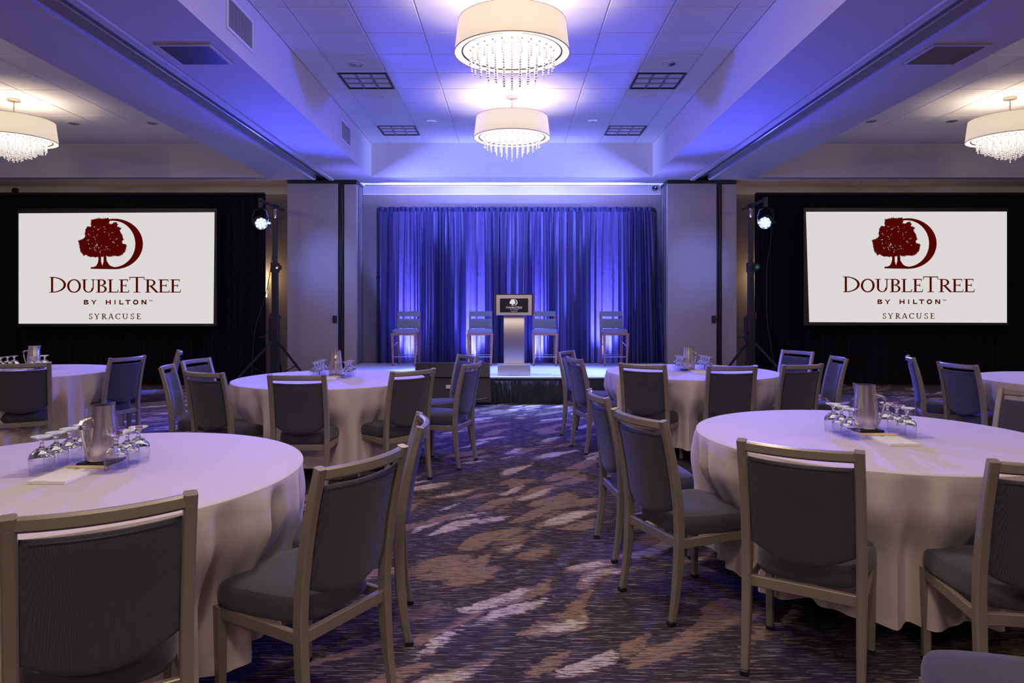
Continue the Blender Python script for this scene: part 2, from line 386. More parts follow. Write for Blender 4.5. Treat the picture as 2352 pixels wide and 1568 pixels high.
# dropped beams with a recessed partition track, and soffits round the coffers
mb = MB()
for s in (-1, 1):
    def bx(a, b, y0, y1, z0, z1): mb.box(min(a * s, b * s), y0, z0, max(a * s, b * s), y1, z1)
    bx(XI, 3.24, YR, YW, ZS, ZC + .25); bx(3.50, XO, YR, YW, ZS, ZC + .25); bx(3.24, 3.50, YR, YW, ZS + .10, ZC + .25)
    bx(XO, XE, YC + .04, YW, ZS, ZC + .25); bx(XE, XW, YR, YW, ZS, ZC + .25); bx(XO, XE, YR, YB, ZS, ZC + .25)
mb.box(-XI, YC, ZS, XI, YW, ZC + .25); mb.box(-XI, YR, ZS, XI, YB, ZC + .25)
struct('ceiling_beam', mb, SOFFIT, angle=0)
mb = MB()
for s in (-1, 1):
    mb.box(min(s * 3.16, s * 3.235), YR, ZS - .022, max(s * 3.16, s * 3.235), 12.1, ZS)
    mb.box(min(s * 3.505, s * 3.54), YR, ZS - .014, max(s * 3.505, s * 3.54), 12.1, ZS)
struct('trim_3', mb, SOFFIT, angle=0)
mb = MB()
for s in (-1, 1):
    mb.box(s * 3.37 - .045, YR, ZS + .055, s * 3.37 + .045, 12.7, ZS + .10); mb.box(s * 3.37 - .008, YR, ZS + .03, s * 3.37 + .008, 12.7, ZS + .055)
struct('trim_4', mb, mat('track_metal', (0.4, 0.4, 0.45), 0.4, 0.6), angle=0)
# tile ceilings with real joints; openings where the light troffers sit
TROF = [(-1.83, 8.615), (1.83, 8.615), (-1.83, 11.04), (1.83, 11.04)]
def tiles(x0, x1, xs, ys, y0, y1, z=ZC):
    mb = MB(); g = .006
    X = sorted(set([x0] + [x for x in xs if x0 + .03 < x < x1 - .03] + [x1])); Y = sorted(set([y0] + [y for y in ys if y0 + .03 < y < y1 - .03] + [y1]))
    for i in range(len(X) - 1):
        for j in range(len(Y) - 1):
            cx, cy = (X[i] + X[i + 1]) / 2, (Y[j] + Y[j + 1]) / 2
            if any(abs(cx - a) < .2 and abs(cy - b) < .2 for a, b in TROF): continue
            mb.cbox(X[i] + g, Y[j] + g * .5, z, X[i + 1] - g, Y[j + 1] - g * .5, z + .03, .005)
    mb.box(x0, y0, z + .012, x1, y1, z + .02)
    return mb
ys = [11.345 - .61 * k for k in range(-1, 32)]
struct('ceiling', tiles(-XI, XI, [.305 + .61 * k for k in range(-5, 5)], ys, YB, YC), TILE, angle=0)
struct('ceiling', tiles(-XE, -XO, [-5.86 + .61 * k for k in range(-6, 4)], [y + .05 for y in ys], YB, YC + .04), TILE, angle=0)
struct('ceiling', tiles(XO, XE, [5.82 + .61 * k for k in range(-3, 6)], [y + .01 for y in ys], YB, YC + .04), TILE, angle=0)

# ------------------------------------------------------------------ ceiling fixtures
def troffer(x, y, label):
    t = thing('ceiling_light_panel', label, 'ceiling light', (x, y, ZC), 0, 'unlit louvered ceiling light panels')
    h = .297
    m = MB()
    for a, b, c, d in ((-h, -h, h, -h + .02), (-h, h - .02, h, h), (-h, -h + .02, -h + .02, h - .02), (h - .02, -h + .02, h, h - .02)):
        m.box(a, b, -.004, c, d, .10)
    m.obj('frame', BLACKM, t, angle=0)
    MB().box(-h, -h, .10, h, h, .115).obj('housing', REFL, t, angle=0)
    m = MB(); q = h - .02
    for k in range(1, 3):
        p = -q + 2 * q * k / 3
        m.add([(p - .012, -q, .0), (p + .012, -q, .0), (p + .03, -q, .07), (p - .03, -q, .07), (p - .012, q, .0), (p + .012, q, .0), (p + .03, q, .07), (p - .03, q, .07)], [(0, 1, 5, 4), (0, 4, 7, 3), (1, 2, 6, 5)])
        m.add([(-q, p - .012, .0), (-q, p + .012, .0), (-q, p + .03, .07), (-q, p - .03, .07), (q, p - .012, .0), (q, p + .012, .0), (q, p + .03, .07), (q, p - .03, .07)], [(0, 1, 5, 4), (0, 4, 7, 3), (1, 2, 6, 5)])
    m.obj('louver', REFL, t, angle=0)
troffer(*TROF[0], 'square louvered light panel in tiles, left of the nearer central chandelier')
troffer(*TROF[1], 'square louvered light panel in tiles, right of the nearer central chandelier')
troffer(*TROF[2], 'square louvered light panel near the stage wall, left of the farther chandelier')
troffer(*TROF[3], 'square louvered light panel near the stage wall, right of the farther chandelier')
def downlight(x, y, label):
    t = thing('recessed_downlight', label, 'downlight', (x, y, ZC), 0, 'small round recessed downlights')
    MB().lathe([(.075, .004), (.075, -.004), (.105, -.006), (.11, 0)], 28, cap=False).obj('trim_ring', WHITEP, t)
    MB().lathe([(.078, -.0065), (.05, -.003), (.0, -.001)], 28, cap=False).obj('reflector', CHROME, t, fix=False)
for x, y, l in ((-1.83, 8.0, 'round downlight just before the left nearer light panel'), (1.83, 7.98, 'round downlight just before the right nearer light panel'),
                (-1.23, 10.44, 'round downlight left of the farther central chandelier'), (1.23, 10.42, 'round downlight right of the farther central chandelier'),
                (-6.80, 10.59, 'round downlight above the left screen, nearer the left chandelier'), (-5.57, 10.57, 'round downlight above the left screen, beside the beam'),
                (5.50, 10.45, 'round downlight above the right screen, beside the beam'), (6.73, 10.45, 'round downlight above the right screen, nearer the right chandelier')):
    downlight(x, y, l)
for x, l in ((-1.83, 'flat white round ceiling speaker behind the left nearer light panel'), (1.83, 'flat white round ceiling speaker behind the right nearer light panel')):
    t = thing('ceiling_speaker', l, 'speaker', (x, 9.2, ZC), 0, 'white round ceiling speakers')
    MB().lathe([(.0, -.008), (.085, -.008), (.088, 0)], 28, cap=False).obj('grille', WHITEP, t)
    MB().lathe([(.088, -.002), (.092, -.012), (.108, -.008), (.11, 0)], 28, cap=False).obj('rim', WHITEP, t)
def vent(name, label, M, wid, hei, frame, slat, n, vertical=False, fill=VOID):
    t = thing(name, label, 'air vent'); t.matrix_world = M
    m = MB(); a, b, f = wid / 2, hei / 2, .03
    for q in ((-a, -b, a, -b + f), (-a, b - f, a, b), (-a, -b + f, -a + f, b - f), (a - f, -b + f, a, b - f)): m.cbox(q[0], q[1], 0, q[2], q[3], .012, .003)
    m.obj('frame', frame, t)
    MB().box(-a + f, -b + f, .0, a - f, b - f, .002).obj('backing', fill, t, angle=0)
    m = MB()
    for k in range(n):
        if vertical:
            p = -a + f + (k + .5) * (wid - 2 * f) / n; d = (wid - 2 * f) / n * .3
            m.add([(p - d, -b + f, .010), (p, -b + f, .011), (p + d, -b + f, .003), (p - d, b - f, .010), (p, b - f, .011), (p + d, b - f, .003)], [(0, 1, 4, 3), (1, 2, 5, 4)])
        else:
            p = -b + f + (k + .5) * (hei - 2 * f) / n; d = (hei - 2 * f) / n * .3
            m.add([(-a + f, p - d, .010), (-a + f, p, .011), (-a + f, p + d, .003), (a - f, p - d, .010), (a - f, p, .011), (a - f, p + d, .003)], [(0, 1, 4, 3), (1, 2, 5, 4)])
    m.obj('louver', slat, t, angle=0, fix=False)
down = Matrix.Rotation(PI, 4, 'X')
vent('air_vent', 'dark brown louvered return vent under the left ceiling beam', Matrix.Translation((-2.825, 6.09, ZS)) @ down, .49, .50, SOFFIT, VENTD, 20)
vent('air_vent', 'taupe louvered return vent under the right ceiling beam', Matrix.Translation((3.86, 6.09, ZS)) @ down, .50, .50, SOFFIT, VENTG, 20, fill=VENTD)
side = Matrix.Rotation(PI / 2, 4, 'Y') @ Matrix.Rotation(PI / 2, 4, 'Z')
def sidevent(y, label):
    M = Matrix(((0, 0, 1, -XI), (1, 0, 0, y), (0, 1, 0, 3.945), (0, 0, 0, 1)))
    vent('wall_grille', label, M, .60, .31, WHITEP, VENTW, 26, True)
sidevent(6.15, 'slatted air grille on the left coffer side, nearer the camera')
sidevent(10.04, 'slatted air grille on the left coffer side, nearer the stage')

# ------------------------------------------------------------------ chandeliers
def strand_mesh(nb, name='crystal_strand'):
    p = .0188; prof = [(.0, 0)]
    for k in range(nb):
        z = -.02 - k * p; r = .0102
        prof += [(.0022, z + .0078), (r * .8, z + .005), (r, z), (r * .8, z - .005), (.0022, z - .0078)]
    prof += [(0, -.02 - nb * p)]
    return MB().lathe(prof, 7, cap=False).mesh(name, CRYSTAL, 60, fix=False)
STR = {}
rnd = random.Random(3)
spots = []
for i in range(-5, 6):
    for j in range(-5, 6):
        r = math.hypot(i, j) * .0715
        if r < .335: spots.append((i * .0715, j * .0715, r))
for k in range(28):
    a = 2 * PI * k / 28 + PI / 2; spots.append((.378 * math.cos(a), .378 * math.sin(a), .378))
def chandelier(x, y, label):
    t = thing('drum_chandelier', label, 'chandelier', (x, y, ZC), 0, 'drum shade chandeliers with crystal strands')
    zb, zt = 3.672 - ZC, 3.952 - ZC
    MB().lathe([(.0, -.03), (.075, -.03), (.08, -.024), (.08, 0)], 28).obj('canopy', NICKEL, t)
    MB().lathe([(.011, zb + .06), (.011, -.03)], 10).obj('rod', NICKEL, t)
    MB().lathe([(.517, zb), (.4825, zt), (.4785, zt), (.512, zb + .004)], 96, cap=False).obj('lamp_shade', SHADE, t)
    m = MB().lathe([(.5125, zb), (.519, zb - .002), (.5195, zb + .006), (.5165, zb + .008)], 96, cap=False)
    m.lathe([(.4825, zt), (.485, zt + .003), (.4785, zt + .003)], 96, cap=False)
    m.obj('shade_binding', RIM, t)
    MB().lathe([(.455, zb + .012), (.513, zb + .004), (.513, zb + .007), (.455, zb + .015)], 96, cap=False).obj('lower_ring', DIFF, t)
    MB().lathe([(0, zb + .02), (.44, zb + .02), (.441, zb + .024), (0, zb + .026)], 96, cap=False).obj('diffuser', DIFF, t)
    MB().lathe([(.440, zb + .014), (.4535, zb + .011), (.4535, zb + .024), (.440, zb + .027)], 96, cap=False).obj('dark_gap_ring', VENTD, t)  # dark ring added in place of the dim open gap round the diffuser
    m = MB()
    for k in range(3):
        a = 2 * PI * k / 3 + .5
        m.tube([(0, 0, zt + .0), (.479 * math.cos(a), .479 * math.sin(a), zt - .01)], .004, 6)
        m.tube([(.44 * math.cos(a), .44 * math.sin(a), zb + .022), (.5 * math.cos(a), .5 * math.sin(a), zb + .02)], .003, 5)
    m.obj('spider', NICKEL, t)
    for sx, sy, r in spots:
        L = .335 - r * .50 + rnd.uniform(-.018, .012)
        nb = max(5, round(L / .0188))
        if nb not in STR: STR[nb] = strand_mesh(nb)
        link('crystal_strand', STR[nb], t, (sx, sy, zb + .022))
for (x, y), l in zip(SEEN, ('cream drum chandelier hanging lower in the photo, nearest the stage', 'large cream drum chandelier at the top centre of the photo',
                            'cream drum chandelier cut off at the left edge of the photo', 'cream drum chandelier cut off at the right edge of the photo')):
    chandelier(x, y, l)

# ------------------------------------------------------------------ lettering and emblem (flat 2-D polygons in photo pixels)
class Art:
    def __init__(s): s.p = []
    def poly(s, pts): s.p.append([(x, y) for x, y in pts])
    def rect(s, x0, y0, x1, y1): s.poly([(x0, y0), (x1, y0), (x1, y1), (x0, y1)])
    def ring(s, cx, cy, ax, ay, bx, by, a0, a1, n=28, ox=0):
        for k in range(n):
            a, b = R(a0 + (a1 - a0) * k / n), R(a0 + (a1 - a0) * (k + 1) / n)
            s.poly([(cx + ax * math.cos(a), cy + ay * math.sin(a)), (cx + ax * math.cos(b), cy + ay * math.sin(b)),
                    (cx + ox + bx * math.cos(b), cy + by * math.sin(b)), (cx + ox + bx * math.cos(a), cy + by * math.sin(a))])
    def line(s, x0, y0, x1, y1, t):      # stroke with horizontal ends
        s.poly([(x0 - t / 2, y0), (x0 + t / 2, y0), (x1 + t / 2, y1), (x1 - t / 2, y1)])
    def glyph(s, ch, x0, x1, yb, yt, T, t, serif=True):
        w, h = x1 - x0, yb - yt
        X = lambda u: x0 + u * w
        Y = lambda v: yb - v * h
        S = T * 1.05 if serif else 0; st = t * .8
        def stem(x, v0=0, v1=1, T=T, foot=True, head=True):
            s.rect(x - T / 2, Y(v1), x + T / 2, Y(v0))
            if serif and foot: s.rect(x - T / 2 - S * .7, Y(0) - st, x + T / 2 + S * .7, Y(0))
            if serif and head: s.rect(x - T / 2 - S * .7, Y(1), x + T / 2 + S * .7, Y(1) + st)
        xl = X(0) + T / 2 + (S * .7 if serif else 0)
        if ch == 'D':
            stem(xl); s.ring(xl, (yb + yt) / 2, x1 - xl, h / 2, x1 - xl - T * 1.1, h / 2 - t, -90, 90)
        elif ch == 'O':
            s.ring((x0 + x1) / 2, (yb + yt) / 2, w / 2, h / 2 + t * .2, w / 2 - T, h / 2 - t, 0, 360, 44)
        elif ch == 'C':
            s.ring((x0 + x1) / 2 + w * .06, (yb + yt) / 2, w * .56, h / 2, w * .56 - T, h / 2 - t, 42, 318, 36)
            if serif: s.rect(x1 - t, Y(1), x1, Y(.70)); s.rect(x1 - t * .9, Y(.22), x1, Y(.10))
        elif ch == 'U':
            xr = X(1) - t / 2 - (S * .7 if serif else 0); m = .36
            stem(xl, m, 1, foot=False); stem(xr, m, 1, T=(t * 1.2 if serif else T), foot=False)
            cx = (xl - T / 2 + xr + t / 2) / 2; rx = (xr + t / 2 - xl + T / 2) / 2
            s.ring(cx, Y(m), rx, h * m, rx - T * .9, h * m - t, 0, 180)
        elif ch == 'B':
            stem(xl)
            s.rect(xl, Y(1), X(.55), Y(1) + t); s.rect(xl, Y(.53) - t / 2, X(.6), Y(.53) + t / 2); s.rect(xl, Y(0) - t, X(.6), Y(0))
            s.ring(X(.52), Y(.765), X(.92) - X(.52), h * .235, X(.92) - X(.52) - T, h * .235 - t, -90, 90, 16)
            s.ring(X(.56), Y(.265), X(1) - X(.56), h * .265, X(1) - X(.56) - T, h * .265 - t, -90, 90, 16)
        elif ch == 'L':
            stem(xl, head=True); s.rect(xl, Y(0) - t, x1, Y(0))
            if serif: s.poly([(x1 - t, Y(0) - t), (x1, Y(0) - t), (x1 + t * .7, Y(.24)), (x1 - t * .1, Y(.24))])
        elif ch == 'E':
            stem(xl)
            s.rect(xl, Y(1), X(.9), Y(1) + t); s.rect(xl, Y(.53) - t / 2, X(.74), Y(.53) + t / 2); s.rect(xl, Y(0) - t, X(.97), Y(0))
            if serif:
                s.rect(X(.9) - st, Y(1), X(.9), Y(.82)); s.rect(X(.74) - st, Y(.64), X(.74), Y(.42)); s.poly([(X(.97) - st, Y(0)), (X(.97), Y(0)), (X(1.03), Y(.22)), (X(1.03) - st, Y(.22))])
        elif ch == 'T':
            s.rect((x0 + x1 - T) / 2, Y(1), (x0 + x1 + T) / 2, Y(0)); s.rect(x0, Y(1), x1, Y(1) + t)
            if serif:
                s.rect((x0 + x1) / 2 - T / 2 - S, Y(0) - st, (x0 + x1) / 2 + T / 2 + S, Y(0)); s.rect(x0, Y(1), x0 + st, Y(.80)); s.rect(x1 - st, Y(1), x1, Y(.80))
        elif ch == 'R':
            stem(xl)
            s.rect(xl, Y(1), X(.45), Y(1) + t); s.rect(xl, Y(.5) - t / 2, X(.45), Y(.5) + t / 2)
            s.ring(X(.42), Y(.74), X(.80) - X(.42), h * .26, X(.80) - X(.42) - T, h * .26 - t, -90, 90, 16)
            s.line(X(.42), Y(.52), X(.93), Y(0), T * 1.25)
            if serif: s.rect(X(.85), Y(0) - st, X(1.05), Y(0))
        elif ch == 'A':
            s.line(X(.5), Y(1), X(.12), Y(0), t * 1.2); s.line(X(.5), Y(1), X(.86), Y(0), T); s.rect(X(.25), Y(.36), X(.75), Y(.36) + t)
            if serif: s.rect(X(0), Y(0) - st, X(.26), Y(0)); s.rect(X(.70), Y(0) - st, X(1), Y(0))
        elif ch == 'Y':
            s.rect((x0 + x1 - T) / 2, Y(.46), (x0 + x1 + T) / 2, Y(0)); s.line(X(.14), Y(1), X(.5), Y(.42), T); s.line(X(.86), Y(1), X(.5), Y(.42), t * 1.2 if serif else T)
            if serif: s.rect(X(0), Y(1), X(.32), Y(1) + st); s.rect(X(.70), Y(1), X(1), Y(1) + st); s.rect(X(.5) - S * 1.2, Y(0) - st, X(.5) + S * 1.2, Y(0))
        elif ch == 'H':
            s.rect(x0, Y(1), x0 + T, Y(0)); s.rect(x1 - T, Y(1), x1, Y(0)); s.rect(x0, Y(.5) - t / 2, x1, Y(.5) + t / 2)
        elif ch == 'I': s.rect(x0, Y(1), x1, Y(0))
        elif ch == 'N':
            s.rect(x0, Y(1), x0 + T, Y(0)); s.rect(x1 - T, Y(1), x1, Y(0)); s.line(x0 + T * .6, Y(1), x1 - T * .6, Y(0), T * 1.2)
        elif ch == 'M':
            s.rect(x0, Y(1), x0 + T, Y(0)); s.rect(x1 - T, Y(1), x1, Y(0)); s.line(x0 + T * .6, Y(1), X(.5), Y(.15), T); s.line(x1 - T * .6, Y(1), X(.5), Y(.15), T)
        elif ch == 'S':
            r1, r2 = h * .27, h * .29
            s.ring(X(.5), Y(.74), w * .46, h * .26, w * .46 - T * .8, h * .26 - t, -20, -270 + 0, 22)
            s.ring(X(.5), Y(.26), w * .50, h * .275, w * .50 - T * .8, h * .275 - t, -90, 160, 22)
            if serif: s.rect(X(.92) - t, Y(.98), X(.92), Y(.74)); s.rect(X(0), Y(.28), X(0) + t, Y(.02))
def word(art, spec, yb, yt, T, t, serif=True):
    for ch, a, b, *o in spec: art.glyph(ch, a, b, yb, (o[0] if o else yt), T, t, serif)
q = lambda c: c / 3.0147
LET = [Art(), Art(), Art()]
word(LET[0], [('D', q(345), q(461), 380 + q(771)), ('O', q(468), q(564)), ('U', q(568), q(663)), ('B', q(668), q(743)), ('L', q(748), q(820)), ('E', q(826), q(897)),
           ('T', q(899), q(1003), 380 + q(771)), ('R', q(1007), q(1098)), ('E', q(1098), q(1177)), ('E', q(1180), q(1255))], 380 + q(880), 380 + q(788), 5.2, 2.1)
z8 = lambda c: 170 + c / 5.807
y8 = lambda c: 480 + c / 5.807
word(LET[1], [('B', z8(137), z8(203)), ('Y', z8(230), z8(312)), ('H', z8(430), z8(497)), ('I', z8(545), z8(560)), ('L', z8(610), z8(668)), ('T', z8(690), z8(760)),
           ('O', z8(792), z8(865)), ('N', z8(905), z8(972))], y8(1272), y8(1210), 2.9, 2.5, False)
word(LET[1], [('T', z8(1003), z8(1022)), ('M', z8(1026), z8(1051))], y8(1232), y8(1210), .8, .8, False)
word(LET[2], [('S', z8(207), z8(252)), ('Y', z8(275), z8(347)), ('R', z8(373), z8(445)), ('A', z8(460), z8(537)), ('C', z8(557), z8(625)), ('U', z8(648), z8(727)),
           ('S', z8(760), z8(810)), ('E', z8(838), z8(900))], y8(1468), y8(1393), 2.4, 1.3)
TREE = Art(); FLECK = Art()
out = [(240, 150), (285, 140), (330, 132), (395, 135), (460, 125), (475, 165), (465, 200), (500, 215), (525, 195), (562, 182), (588, 205), (575, 235), (625, 262), (605, 290), (632, 330), (645, 370), (660, 405), (640, 435), (648, 470),
       (695, 470), (700, 500), (688, 545), (652, 598), (600, 625), (540, 615), (500, 628), (440, 622), (330, 632), (290, 636), (200, 625), (165, 600), (140, 622), (128, 595), (97, 560), (82, 480), (70, 425), (130, 405),
       (165, 370), (160, 330), (168, 265), (195, 235), (235, 250), (240, 190)]
C8 = lambda p: (z8(p[0]), y8(p[1]))
ctr = (390, 400)
for a, b in zip(out, out[1:] + out[:1]): TREE.poly([C8(ctr), C8(a), C8(b)])
rl = random.Random(11)
for a, b in zip(out, out[1:] + out[:1]):
    d = math.hypot(b[0] - a[0], b[1] - a[1]); n = max(2, int(d / 7))
    for k in range(n):
        f = (k + rl.random()) / n; x = a[0] + (b[0] - a[0]) * f; y = a[1] + (b[1] - a[1]) * f
        an = math.atan2(y - ctr[1], x - ctr[0]) + rl.uniform(-1.1, 1.1); L = rl.uniform(9, 22); wd = rl.uniform(4, 8)
        bx, by = x - 6 * math.cos(an), y - 6 * math.sin(an)
        ex, ey = bx + (L + 4) * math.cos(an), by + (L + 4) * math.sin(an); mx, my = (bx + ex) / 2, (by + ey) / 2
        TREE.poly([C8((bx, by)), C8((mx - wd * math.sin(an), my + wd * math.cos(an))), C8((ex, ey)), C8((mx + wd * math.sin(an), my - wd * math.cos(an)))])
for k in range(70):
    an = rl.uniform(0, 2 * PI); rr = rl.uniform(.35, .88)
    x = ctr[0] + rr * 265 * math.cos(an); y = ctr[1] + rr * 225 * math.sin(an) + 5
    if x < 200 and y < 380 or y > 600: continue
    s_ = rl.uniform(2, 6); t_ = rl.uniform(0, PI)
    FLECK.poly([C8((x + s_ * 1.8 * math.cos(t_), y + s_ * 1.8 * math.sin(t_))), C8((x - s_ * .7 * math.sin(t_), y + s_ * .7 * math.cos(t_))), C8((x - s_ * 1.5 * math.cos(t_), y - s_ * 1.5 * math.sin(t_))), C8((x + s_ * .8 * math.sin(t_), y - s_ * .8 * math.cos(t_)))])
TREE.ring(z8(545), y8(466), 380 / 5.807, 337 / 5.807, 296 / 5.807, 309 / 5.807, -104, 92, 48, ox=-18 / 5.807)
TREE.poly([C8(p) for p in ((332, 610), (368, 610), (367, 700), (384, 756), (300, 760), (322, 720), (331, 680))])
TREE.poly([C8(p) for p in ((400, 610), (436, 610), (442, 690), (480, 750), (384, 756), (400, 700))])
TREE.poly([C8(p) for p in ((300, 758), (480, 748), (510, 765), (560, 776), (545, 803), (230, 797), (230, 775), (270, 772))])
def art_mesh(art, name, m, P):
    mb = MB()
    for p in art.p: mb.add([P(x, y) for x, y in p], [tuple(range(len(p)))])
    me = mb.mesh(name, m, 0, fix=False); return me

# ------------------------------------------------------------------ screens, black drapes
def pleated(x0, x1, z0, z1, seed, amp=.045, wl=.16, rows=10, cols=None, flare=0.0, hem=0.0):
    rg = random.Random(seed); n = cols or int((x1 - x0) / .018)
    ph = [0.0]; am = [rg.uniform(.5, 1)]
    for i in range(n): ph.append(ph[-1] + 2 * PI * (x1 - x0) / n / (wl * (1 + .45 * math.sin(i * .021 + seed) + .25 * math.sin(i * .057 + 2 * seed)))); am.append(am[-1] * .96 + .04 * rg.uniform(.2, 1.4))
    def fn(u, v):
        i = min(n, int(round(u * n))); a = amp * am[i] * (.45 + .55 * v)
        z = z1 + (z0 - z1) * v
        y = a * (math.sin(ph[i]) + .35 * math.sin(ph[i] * 2.3 + v * 1.5 + seed))
        x = x0 + (x1 - x0) * u + a * .35 * math.cos(ph[i] * 1.0) + flare * (u - .5) * v
        if hem and v > .93: y -= hem * (v - .93) / .07 * (1 + math.sin(ph[i] * .7))
        return (x, y, z)
    return fn, n + 1, rows
def black_drape(x0, x1, label, yoff):
    t = thing('black_pipe_and_drape', label, 'drape', ((x0 + x1) / 2, 12.13 + yoff, 0))
    hw = (x1 - x0) / 2
    k = max(1, round((x1 - x0) / 1.3))
    for i in range(k):
        a, b = -hw + 2 * hw * i / k - .02, -hw + 2 * hw * (i + 1) / k + .02
        fn, nu, nv = pleated(a, b, .02, 3.40, 5 + i + int(x0 * 3), amp=.03, wl=.13, hem=.04)
        MB().grid(fn, nu, nv + 4).obj('drape_panel', BEXP, t, fix=False)
    MB().tube([(-hw, .0, 3.40), (hw, .0, 3.40)], .022, 8).obj('crossbar', BLACKM, t)
    for x in (-hw + .03, hw - .03):
        m = MB().tube([(x, .07, .01), (x, .07, 3.40)], .024, 8); m.box(x - .2, -.02, 0, x + .2, .2, .012); m.obj('upright', BLACKM, t)
black_drape(-9.5, -4.40, 'tall black pleated drape behind the left projection screen', 0)
black_drape(4.33, 9.5, 'tall black pleated drape behind the right projection screen', 0)
YS = 11.86; ms = YS / F
def screen(quad, dx, dy, label):
    pts = [((x - 1176) * ms, 1.41 + (702 - y) * ms) for x, y in quad]      # TL TR BR BL
    cx = (pts[0][0] + pts[1][0]) / 2
    t = thing('projection_screen', label, 'projection screen', (cx, YS, 0))
    q = [(x - cx, z) for x, z in pts]
    MB().add([(x, -.012, z) for x, z in q] + [(x, -.004, z) for x, z in q], [(0, 1, 2, 3), (7, 6, 5, 4), (0, 4, 5, 1), (1, 5, 6, 2), (2, 6, 7, 3), (3, 7, 4, 0)]).obj('picture', PICT, t, angle=0)
    x0, x1 = min(q[0][0], q[3][0]) - .035, max(q[1][0], q[2][0]) + .035; z0, z1 = min(q[2][1], q[3][1]) - .05, max(q[0][1], q[1][1]) + .07
    m = MB().cbox(x0, -.002, z0, x1, .03, z1, .004)
    m.obj('frame', BLACK, t)
    for x in (x0 + .1, x1 - .1):
        m = MB().sweep([(x, .05, .02), (x, .05, z1 - .1)], .03, .03, up=(0, 1, 0)); m.sweep([(x, -.35, .02), (x, .13, .02)], .03, .03); m.obj('leg', BEXP, t)
    P = lambda x, y: ((x + dx - 1176) * ms - cx, -.0135, 1.41 + (702 - y - dy) * ms)
    P2 = lambda x, y: ((x + dx - 1176) * ms - cx, -.0150, 1.41 + (702 - y - dy) * ms)
    pic = [c for c in t.children if c.name.startswith('picture')][0]
    e = link('tree_emblem', art_mesh(TREE, 'tree_emblem', RED, P), pic)
    fk = art_mesh(FLECK, 'emblem_gaps', PICT, P2)
    link('emblem_gaps', fk, pic)
    for L_ in LET: link('lettering', art_mesh(L_, 'lettering', RED, P), pic)
screen([(44, 490), (493, 487.5), (490.5, 743), (44, 743)], 0, 0, 'large white projection screen with maroon tree logo, on the left')
screen([(1851, 486.5), (2311.5, 486), (2311.5, 741), (1858.5, 739.5)], 1821, -1, 'large white projection screen with maroon tree logo, on the right')

# ------------------------------------------------------------------ stage
ZT = .378; Y0, Y1 = 9.87, 12.31; XS = 2.72
t = thing('stage', 'low stage platform with pale deck and black skirt along its front', 'stage', (0, 11.09, 0))
for a, b in ((Y0, 11.09), (11.09, Y1)):
    for k in range(3):
        xa = -XS + 2 * XS * k / 3; MB().cbox(xa + .001, a - 11.09 + .002, ZT - .02, xa + 2 * XS / 3 - .001, b - 11.09 - .002, ZT, .002).obj('deck', DECK, t)
MB().box(-XS, Y0 - 11.09, ZT - .10, XS, Y0 - 11.09 + .03, ZT - .021).box(-XS, Y1 - 11.12, ZT - .10, XS, Y1 - 11.09, ZT - .021).box(-XS, Y0 - 11.06, ZT - .10, -XS + .03, Y1 - 11.12, ZT - .021).box(XS - .03, Y0 - 11.06, ZT - .10, XS, Y1 - 11.12, ZT - .021).obj('edge_frame', BLACK, t, angle=0)
for x in (-2.5, -.8, .8, 2.5):
    for y in (Y0 + .3, Y1 - .3): MB().box(x - .03, y - 11.09 - .03, 0, x + .03, y - 11.09 + .03, ZT - .02).obj('leg', BLACKM, t, angle=0)
fn, nu, nv = pleated(-XS, XS, .008, ZT - .05, 21, amp=.022, wl=.15)
def sk(u, v):
    x, y, z = fn(u, v)
    bulge = .045 * math.sin(v * PI) * (.5 + .5 * math.sin(u * 61 + 3 * math.sin(u * 23))) + .04 * v * (.5 + .5 * math.sin(u * 37 + v * 5))
    return (x + .05 * v * math.sin(u * 44), y - .03 - bulge + Y0 - 11.09, z)
MB().grid(sk, nu, 14).obj('skirt', SKIRT, t, fix=False)

# pipe and drape on the stage
t = thing('stage_drape', 'backlit blue pleated drape on black pipes behind the stage', 'drape', (0, 12.42, 0))
def XD(px): return (px - 1176) * 12.42 / F
panels = [(866, 906, 1), (896, 1012, 2), (1000, 1070, 3), (1060, 1162, 4), (1126, 1222, 5), (1212, 1268, 6), (1260, 1346, 7), (1308, 1372, 8), (1364, 1452, 9), (1440, 1508, 10)]
for k, (a, b, sd) in enumerate(panels):
    fl = .12 if sd == 10 else 0.02
    fn, nu, nv = pleated(XD(a), XD(b), .02, 3.17, sd * 1.7, amp=.040, wl=.13, rows=12, flare=fl, cols=int((b - a) * 1.0))
    def g(u, v, fn=fn, k=k):
        x, y, z = fn(u, v); s_ = smooth(0, .035, v); 
        return (x + (.10 * (u) * v if k == 9 else 0), (y * (.35 + .65 * s_)) + (.022 if k % 2 else -.022), z + (.02 * math.sin(u * 90 + k) * (1 - s_) if v < .03 else 0))
    MB().grid(g, nu, 16).obj('drape_panel', SHEER, t, fix=False)
for a, b, sd in ((866, 902, 31), (1124, 1163, 32), (1306, 1347, 33), (1448, 1512, 34), (1010, 1062, 35)):     # lapped second layers
    fn, nu, nv = pleated(XD(a), XD(b), .02, 3.15, sd, amp=.015, wl=.09, rows=10)
    def g(u, v, fn=fn):
        x, y, z = fn(u, v); return (x, y + .075, z)
    MB().grid(g, nu, 10).obj('drape_panel', SHEER, t, fix=False)
def hdr(u, v):
    x = XD(868) + (XD(1500) - XD(868)) * u
    return (x, -.028 + .012 * math.sin(x * 75 + 2 * math.sin(x * 9)) + .006 * math.sin(x * 190), 3.12 + .085 * v + .006 * math.sin(x * 31))
MB().grid(hdr, 520, 5).obj('gathered_header', SHEER, t, fix=False)
MB().tube([(XD(866), 0, 3.17), (XD(1503), 0, 3.17)], .02, 8).obj('crossbar', BLACKM, t)
